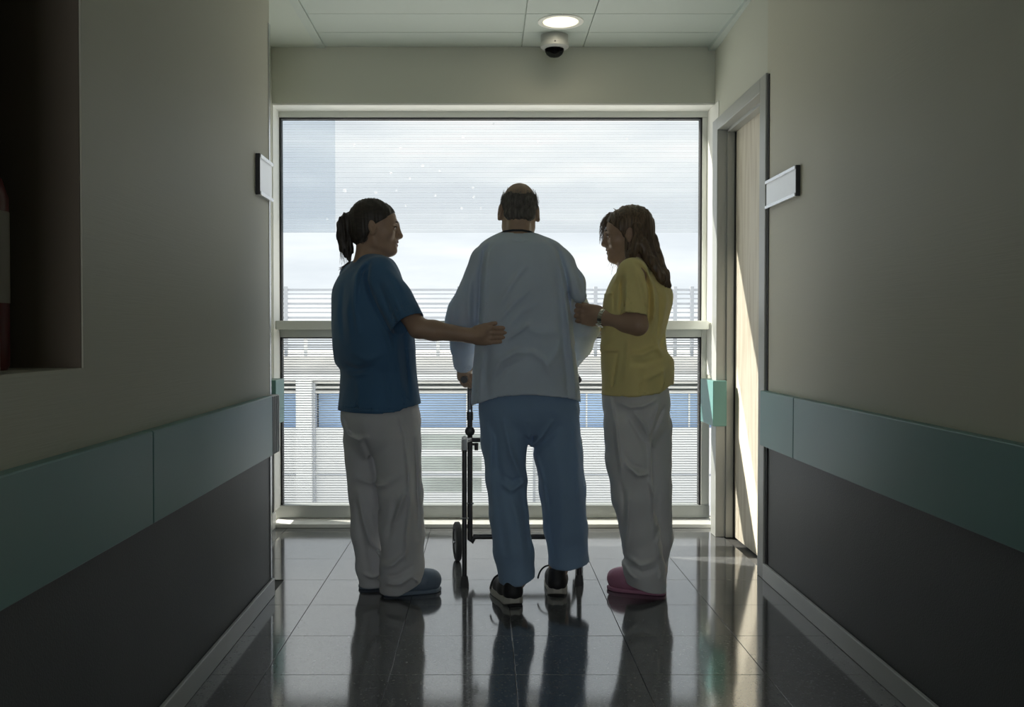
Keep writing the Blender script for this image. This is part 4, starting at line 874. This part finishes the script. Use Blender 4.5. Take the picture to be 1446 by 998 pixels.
def build_yellow():
    base = V3((.62, 4.08, 0)); t = thing('person', 'nurse in yellow tunic with long brown hair, holding the old man\'s arm', 'person', base)
    th = R_(35); D = 4.04; lv = V3((-math.sin(th), -math.cos(th), 0)); fv = V3((-math.cos(th), math.sin(th), 0)); yaw = math.pi / 2 - th
    hd = Head(at(887, 331, 4.06), R_(166), R_(-6), R_(2), .92)
    F = Field(); hd.sculpt(F)
    nb = at(897, 374, 4.05); F.cap(hd.p(0, -.028, -.055), nb, .048, .055, .02); F.cap(hd.p(0, .0, -.075), nb + fv * .02, .042, .05, .025)
    tor = keys_rot([(378, 876, 920, 1.6, D), (410, 868, 936, 1.45, D), (450, 864, 934, 1.3, D), (500, 864, 932, 1.3, D), (545, 866, 934, 1.3, D), (585, 872, 928, 1.2, D), (600, 880, 920, 1.2, D)], th); F.loft(tor, yaw, .03)
    sh, el, wr = at(894, 388, 3.935), at(900.5, 459, 3.885), at(850, 447.5, 3.972)
    F.chain([nb, sh], [.045, .047], .03); F.chain([sh, el * .5 + sh * .5, el], [.046, .042, .0385], .02); F.chain([el, el * .7 + wr * .3, wr], [.039, .040, .029], .02)
    hand(F, wr, (-.88, .45, .14), (.12, -.05, 1), (.45, .88, .0), 1.05, fat=1.15, curl=(.35, .4, .45, .5), spread=.02, thumb=(.85, .3), thumb_curl=.3, k=.005, rw=.027)
    sh2, el2, wr2 = nb - lv * .15 + V3((0, 0, -.06)), at(905, 455, 4.24), at(880, 470, 4.30)
    F.chain([nb, sh2], [.045, .047], .03); F.chain([sh2, el2, wr2], [.045, .038, .026], .02); hand(F, wr2, (-.9, -.2, .2), (.1, 0, 1), (-.2, -1, 0), .9, curl=(.3, .35, .4, .4))
    hl, hr = V3((.755, 4.085, 0)), V3((.765, 4.225, 0)); tdl, tdr = (-.92, .40), (-.5, .86); a1, a2 = hl + V3((-.035, .015, .11)), hr + V3((-.02, .03, .11))
    F.chain([at(888, 600, 4.01), at(895, 700, 4.01), a1], [.06, .046, .034], .015); F.chain([at(915, 600, 4.13), at(920, 700, 4.17), a2], [.055, .046, .034], .015)
    foot(F, hl, tdl, a1, .235); foot(F, hr, tdr, a2, .235)
    sculpt('body', F, (.3, 3.78, .0), (.86, 4.48, 1.66), .0052, M_SKIN, t, base, (((hd.o[0] - .14, hd.o[0] + .1, .0026), (.33, .5, .0028)), ((3.9, 4.06, .0032), (4.06, 4.16, .0034)), ((1.4, 1.66, .0025), (1.1, 1.24, .0028))))
    hd.features(t, base, mat('brown_brow', (.06, .042, .03), .7))
    M_H = mat('highlighted_brown_hair', (.13, .085, .052), .42, bump=((420, 420, 40), .5, .002), var=((160, 160, 12), .55))
    def ex(G): pass
    G = hair_cap(hd, [(-.15, .0), (-.06, .006), (-.03, .014), (.005, .022), (.025, .036), (.045, .058), (.07, .088), (.1, .125)], -.2, .009)
    G.noise(.001, [((160, 160, 20), 1), ((330, 330, 30), .7)], 7)
    hair = sculpt('hair', G, hd.o - .14, hd.o + .15, .0028, M_H, t, base)
    Dr = Field()
    Dr.chain([at(902, 312, 4.06), at(911, 345, 4.055), at(922, 368, 4.03), at(934, 388, 4.0), at(944, 403, 3.99)], [.055, .050, .038, .027, .012], .025)
    Dr.chain([at(898, 320, 3.99), at(906, 345, 3.97), at(918, 368, 3.955), at(934, 392, 3.96), at(940, 404, 3.97)], [.02, .024, .02, .018, .008], .02)
    Dr.chain([at(902, 324, 3.99), at(899, 344, 3.97), at(891, 360, 3.955), at(883, 372, 3.955)], [.012, .017, .014, .006], .02); Dr.chain([at(905, 320, 4.13), at(912, 350, 4.13), at(925, 380, 4.1)], [.03, .03, .02], .02); Dr.cap(at(885, 335, 4.0), at(884, 362, 3.985), .010, .007, .015)
    Dr.chain([at(876, 301, 4.07), at(864, 307, 4.08), at(857, 313, 4.09), at(853, 322, 4.10)], [.016, .012, .008, .003], .025)
    Dr.noise(.0013, [((170, 170, 14), 1), ((70, 70, 8), .9), ((330, 330, 16), .5)], 8)
    sculpt('long_hair', Dr, at(838, 412, 3.85), at(962, 290, 4.25), .0032, M_H, hair, base)
    rg = random.Random(9); cs = []
    for k in range(120):
        d = 4.10 + rg.uniform(-.02, .03); cs.append(bez(at(866 + rg.uniform(-6, 4), 301 + rg.uniform(-2, 4), d), at(846 + rg.uniform(-1, 8), 306 + rg.uniform(0, 8), d), at(846 + rg.uniform(0, 11), 331 + rg.uniform(-12, 14), d), n=8))
    for k in range(44):
        x0 = rg.uniform(861, 880); d = 4.13 + rg.uniform(-.01, .02); cs.append(bez(at(x0 + 8, 335, d), at(x0 + 2, 362, d), at(x0 + rg.uniform(-5, 2), rg.uniform(374, 396) if x0 > 864 else rg.uniform(366, 378), d), n=6))
    for k in range(70):
        s_ = rg.uniform(0, 1); d = 3.95 + rg.uniform(0, .06); cs.append(bez(at(900 + s_ * 16, 318 - s_ * 6 + rg.uniform(0, 10), d + .02), at(905 + s_ * 20, 352, d - .01), at(936 + rg.uniform(-12, 11), 398 + rg.uniform(-10, 10), d + .0), n=8))
    for k in range(60):
        a = rg.uniform(-1, 1); cs.append(bez(hd.p(.03 * a, .05, .122), hd.p(.09, .02 - .03 * abs(a), .085), hd.p(.083, -.035 + .05 * a, .01), n=7))
    strands('loose_hair', cs, .0011, .0004, M_H, hair, base, 4)
    # tunic
    ks = keys_rot([(366, 887, 910, 1.5, 4.05), (372, 880, 922, 1.7, D), (382, 873, 932, 1.65, D), (396, 864, 942, 1.55, D), (412, 857, 951, 1.4, D), (430, 852, 950.5, 1.35, D), (448, 850, 945.5, 1.3, D), (472, 849.5, 939.5, 1.3, D), (494, 849.5, 941, 1.3, D), (511, 849.5, 951, 1.25, D), (530, 849.5, 951.5, 1.25, D), (575, 849, 949, 1.25, D)], th)
    S = Field(); S.loft(ks, yaw, .03); A = S; Lf = Field(); Lf.disp = A.disp
    s0, s1 = at(893, 386, 3.935), at(896.5, 448, 3.895); ax_ = unit(s1 - s0); A.chain([at(897, 379, 4.0), s0], [.045, .056], .02); Lf.chain([at(897, 379, 4.0), s0, s1 + ax_ * .03], [.045, .059, .0635], .02); ce_ = at(896.5, 447, 3.895); cut_n = unit(ax_ + V3((-.18, 0, 0)))
    e_ = endcut(ce_, cut_n); Lf.shell(lambda P: e_(P) + .06, .007); Lf.cut(e_)
    S.chain([at(897, 379, 4.08), sh2, el2 * .6 + sh2 * .4], [.045, .056, .06], .02)
    S.cap(at(896, 356, 4.05), at(897, 368, 4.05), .055, .058, .006, 's')
    hx = [at(x, 558, 3.9)[0] for x in (845, 873, 879, 887, 932, 952)]; hz = [at(900, y, 3.9)[2] for y in (559, 560, 559, 561, 556.5, 546)]
    hem = lambda P: np.interp(P[:, 0], hx, hz) - P[:, 2]
    S.shell(lambda P: hem(P) + .05); S.cut(hem)
    S.cap(at(880, 568, 3.88), at(878.5, 539, 3.87), .018, .001, .003, 's')
    R = lambda pts, amp, wd, yc=4.06: A.ridge([at(x, y, 3.9) for x, y in pts], amp * 1.9, wd, yc)
    R([(900, 372), (912, 385), (917, 405), (917, 440), (914, 462)], -.013, .009); R([(910, 380), (922, 400), (925, 440), (920, 470)], .008, .010); R([(925, 395), (934, 420), (934, 450), (930, 480)], -.007, .010); R([(940, 400), (944, 425), (938, 460)], .006, .010)
    R([(878, 392), (878, 420), (875, 440)], -.010, .007); R([(885, 385), (882, 410), (880, 438)], .007, .008); R([(896, 380), (900, 400), (908, 436)], .005, .010); R([(904, 378), (911, 398), (914, 430)], .006, .007); R([(874, 385), (866, 404), (858, 424)], .006, .008)
    R([(857, 415), (866, 413)], .005, .004); R([(868, 412), (868, 440)], -.005, .004); R([(851, 495), (873, 495)], .006, .005); R([(873, 496), (869, 525), (866, 545)], -.005, .005); R([(886, 478), (884, 510), (880, 536)], .007, .009); R([(868, 470), (862, 480), (852, 490)], .005, .007)
    R([(888, 500), (905, 500), (925, 492), (942, 498)], .009, .012); R([(890, 512), (912, 512), (938, 505)], -.007, .011); R([(900, 540), (920, 530), (945, 520)], .006, .012); R([(936, 520), (938, 535), (934, 552)], .006, .009); R([(908, 515), (906, 535), (905, 556)], -.004, .012); R([(889, 557), (912, 556), (932, 553)], .003, .005); R([(945, 470), (938, 484), (936, 496)], -.007, .010); R([(928, 470), (931, 490), (940, 504)], .006, .009)
    garment_noise(S, 31, .0024); W = Field(); W.sub(A, (.63, 4.04, 1.1), .6); W.sub(Lf, at(895, 420, 3.92), .3, .012); S = W
    sculpt('tunic', S, (.44, 3.76, .78), (.84, 4.36, 1.46), .0052, cloth('yellow_tunic', (.82, .70, .31), .15), t, base)
    # trousers
    T = Field(); kt = keys_rot([(535, 854, 940, 1.2, D), (565, 851, 947, 1.2, D), (592, 856, 944, 1.2, D), (630, 880, 924, 1.15, D)], th); T.loft(kt, yaw, .03)
    legs(T, [(600, 853, 918, 3.98), (650, 856, 921, 3.98), (700, 863.5, 925, 3.99), (745, 875, 930, 4.02), (775, 882, 934, 4.04), (802, 881, 938, 4.06), (828, 886, 939, 4.08), (846, 890, 939, 4.085)], .02); legs(T, [(600, 890, 949, 4.10), (690, 893, 947.5, 4.15), (758, 903, 948.5, 4.19), (800, 910, 942, 4.20), (836, 912, 941, 4.21)], .02)
    fx_ = [at(x, 830, 4.08)[0] for x in (870, 892, 912, 935, 950)]; T.cut(lambda P: np.interp(P[:, 0], fx_, [.06, .048, .03, .016, .014]) - P[:, 2]); T.cap(hl + V3((-.08, .03, .07)), hl + V3((-.09, .035, -.04)), .05, .056, .01, 's')
    Rt = lambda pts, amp, wd: T.ridge([at(x, y, 3.93) for x, y in pts], amp * 2.1, wd, 4.1)
    Rt([(862, 562), (868, 600), (872, 640), (880, 690)], .008, .007); Rt([(872, 566), (888, 574), (905, 572), (928, 562)], .009, .009); Rt([(893, 580), (905, 596), (916, 618)], .010, .009); Rt([(930, 568), (922, 590), (917, 615)], .010, .009); Rt([(940, 575), (930, 595), (922, 615)], -.008, .008); Rt([(888, 590), (900, 610), (912, 630)], -.008, .010)
    Rt([(917, 620), (918, 660), (920, 700), (924, 760)], .010, .007); Rt([(924, 625), (926, 680), (929, 740)], -.008, .008); Rt([(885, 655), (898, 668), (914, 668)], .010, .010); Rt([(880, 640), (890, 655), (906, 660)], -.007, .009); Rt([(914, 676), (918, 690), (922, 700)], .008, .008); Rt([(885, 690), (886, 740), (885, 790)], .007, .008); Rt([(876, 660), (880, 700), (882, 745)], -.005, .008)
    Rt([(890, 790), (905, 800), (925, 796)], .009, .010); Rt([(893, 806), (910, 812), (930, 806)], -.007, .009); Rt([(884, 802), (892, 815), (902, 822)], .008, .007); Rt([(936, 750), (930, 770), (934, 790)], .007, .008); Rt([(940, 700), (936, 730), (940, 750)], -.006, .008); Rt([(932, 800), (936, 812), (936, 824)], .006, .006)
    garment_noise(T, 32, .003)
    sculpt('trousers', T, (.44, 3.78, .0), (.86, 4.36, 1.02), .0055, cloth('soft_white_trousers', (.72, .72, .73), .12), t, base)
    M_C = mat('pink_clog', (.50, .22, .33), .5); clog(t, base, hl, tdl, M_C); clog(t, base, hr, tdr, M_C)
    # watch: a steel bracelet closing round the wrist with a round case
    wd = unit(wr - el); wc = wr - wd * .006; u1 = unit(np.cross(wd, (0, 1, 0))); u2 = np.cross(wd, u1); MS = mat('watch_steel', (.72, .70, .64), .25, metal=1.)
    wt = bpy.data.objects.new('wristwatch', None); COL.objects.link(wt); wt.parent = t; wt.location = wc - base
    lk = None; nlk = 22
    b = MB(wc)
    for k in range(nlk):
        a0 = 2 * math.pi * k / nlk; c_ = wc + (u1 * math.cos(a0) + u2 * math.sin(a0)) * .0325; tt = -u1 * math.sin(a0) + u2 * math.cos(a0); o_ = u1 * math.cos(a0) + u2 * math.sin(a0)
        for w_ in (-1, 0, 1): b.prism([c_ + wd * (.0062 * w_ + s1_ * .0028) + tt * s2_ * .0042 - o_ * .001 for s1_, s2_ in ((-1, -1), (1, -1), (1, 1), (-1, 1))], o_ * (.0032 if w_ else .0042))
    s_ = b.build('bracelet_links', MS, wt); s_['kind'] = 'stuff'
    cdir = unit(V3((0, -.45, -.9))); cdir = unit(cdir - wd * (cdir @ wd)); cc = wc + cdir * .031 + wd * .002
    MB(wc).lathe(cc, cdir, [(0, 0), (0, .016), (.007, .0175), (.009, .016), (.009, .0145), (.0075, .014)], 26).build('case', MS, wt, True); MB(wc).lathe(cc, cdir, [(.0074, .014), (.0076, 0)], 26).build('dial', mat('pale_dial', (.7, .7, .68), .3), wt)
build_yellow()
# ================================================================== walking frame
def build_walker():
    base = V3((.157, 4.4, 0)); t = thing('walking_frame', 'dark wheeled walking frame with rubber feet standing in front of the patient', 'walking frame', base)
    fl_, fr_ = V3((-.0925, 4.217, 0)), V3((.407, 4.24, 0)); pl, pr = V3((-.0743, 4.58, 0)), V3((.388, 4.58, 0))
    Z = lambda p, z: (p[0], p[1], z)
    for f, p, sx in ((fl_, pl, -1), (fr_, pr, 1)):
        MB(base).tube([Z(f, .01), Z(f, .56), (f[0], f[1] + .004, .60), (f[0] + .0, f[1] + .02, .626)], .0105, 14).build('rear_leg', M_WALKER, t, True)
        MB(base).lathe(Z(f, 0), (0, 0, 1), [(0, 0), (0, .019), (.006, .020), (.03, .017), (.046, .0145), (.046, 0)], 20).build('rubber_foot', M_RUBBER, t, True)
        jt = MB(base); jt.tube([(f[0], f[1] - .006, .592), (f[0], f[1] + .012, .63), (f[0], f[1] + .05, .638)], .0135, 12); jt.build('corner_joint', mat('grey_joint', (.5, .5, .5), .4), t, True)
        MB(base).tube([(f[0], f[1] + .02, .632), (p[0], p[1] - .02, .602), (p[0], p[1], .60)], .0105, 12).build('side_bar', M_WALKER, t, True)
        MB(base).tube([Z(p, .72), Z(p, .16), (p[0], p[1], .13), (p[0] - sx * .008, p[1], .118), (p[0] - sx * .02, p[1], .142)], .0125, 14).build('front_post', M_WALKER, t, True)
        MB(base).tube([Z(p, .692), Z(p, .73)], .0155, 14).build('collar', M_BLACK, t, True)
        for dx in (-.008, .008): MB(base).tube([(p[0] + dx, p[1], .72), (p[0] + dx, p[1], .905)], .0042, 8).build('height_rod', M_WALKER, t, True)
        MB(base).box(p[0] - .0035, p[0] + .0035, p[1] - .003, p[1] + .003, .74, .9).build('height_strip', M_BLACK, t)
        MB(base).tube(bez((p[0], p[1], .90), (p[0], p[1] - .02, .935), (p[0] + sx * .004, p[1] - .1, .918), (p[0] + sx * .022, p[1] - .19, .895), (p[0] + sx * .022, p[1] - .24, .892), n=12), .012, 12).build('handle_bar', M_WALKER, t, True)
        MB(base).tube([(p[0] + sx * .021, p[1] - .14, .904), (p[0] + sx * .022, p[1] - .25, .892)], .0155, 14).build('hand_grip', M_BLACK, t, True)
        MB(base).lathe((p[0], p[1] - .012, .642), (0, -1, 0), [(0, .01), (.006, .022), (.02, .023), (.024, .018), (.024, 0)], 24).build('round_knob', M_BLACK, t, True)
        MB(base).tube([(p[0] + .008, p[1] - .004, .578), (p[0] + .022, p[1] - .006, .578)], .006, 10).lathe((p[0] + .03, p[1] - .006, .572), (0, 0, 1), [(-.022, 0), (-.022, .009), (.012, .010), (.014, 0)], 14).build('clamp_knob', M_BLACK, t, True)
        for q in (f, p): MB(base).tube([(q[0] - .018, q[1] - .008, .30), (q[0] + .018, q[1] - .008, .30)], .0035, 8).build('bolt', M_CHROME, t, True)
        wx = -.137 if sx < 0 else .451; wc = V3((wx, 4.70, .094)); axd = unit((1, .16 * -sx, 0))
        MB(base).lathe(wc - axd * .014, axd, [(0, .06), (0, .086), (.005, .094), (.023, .094), (.028, .086), (.028, .06)], 30).build('tyre', M_RUBBER, t, True)
        hb = MB(base).lathe(wc - axd * .010, axd, [(0, 0), (0, .062), (.02, .062), (.02, 0)], 26).build('wheel_hub', mat('wheel_grey', (.16, .16, .165), .5), t, True)
        MB(base).tube([wc - axd * .02, wc + axd * .02], .010, 12).build('axle', M_CHROME, hb, True)
        MB(base).tube([(p[0], p[1], .20), (p[0] + sx * .03, p[1] + .05, .17), tuple(wc - axd * .022 * sx)], .009, 10).build('fork', M_WALKER, t, True)
    MB(base).tube([(pl[0] + .015, pl[1], .142), (pr[0] - .015, pr[1], .142)], .0125, 14).build('lower_crossbar', M_WALKER, t, True)
    MB(base).tube([(pl[0], pl[1], .598), (pr[0], pr[1], .598)], .0105, 12).build('upper_crossbar', M_WALKER, t, True)
build_walker()
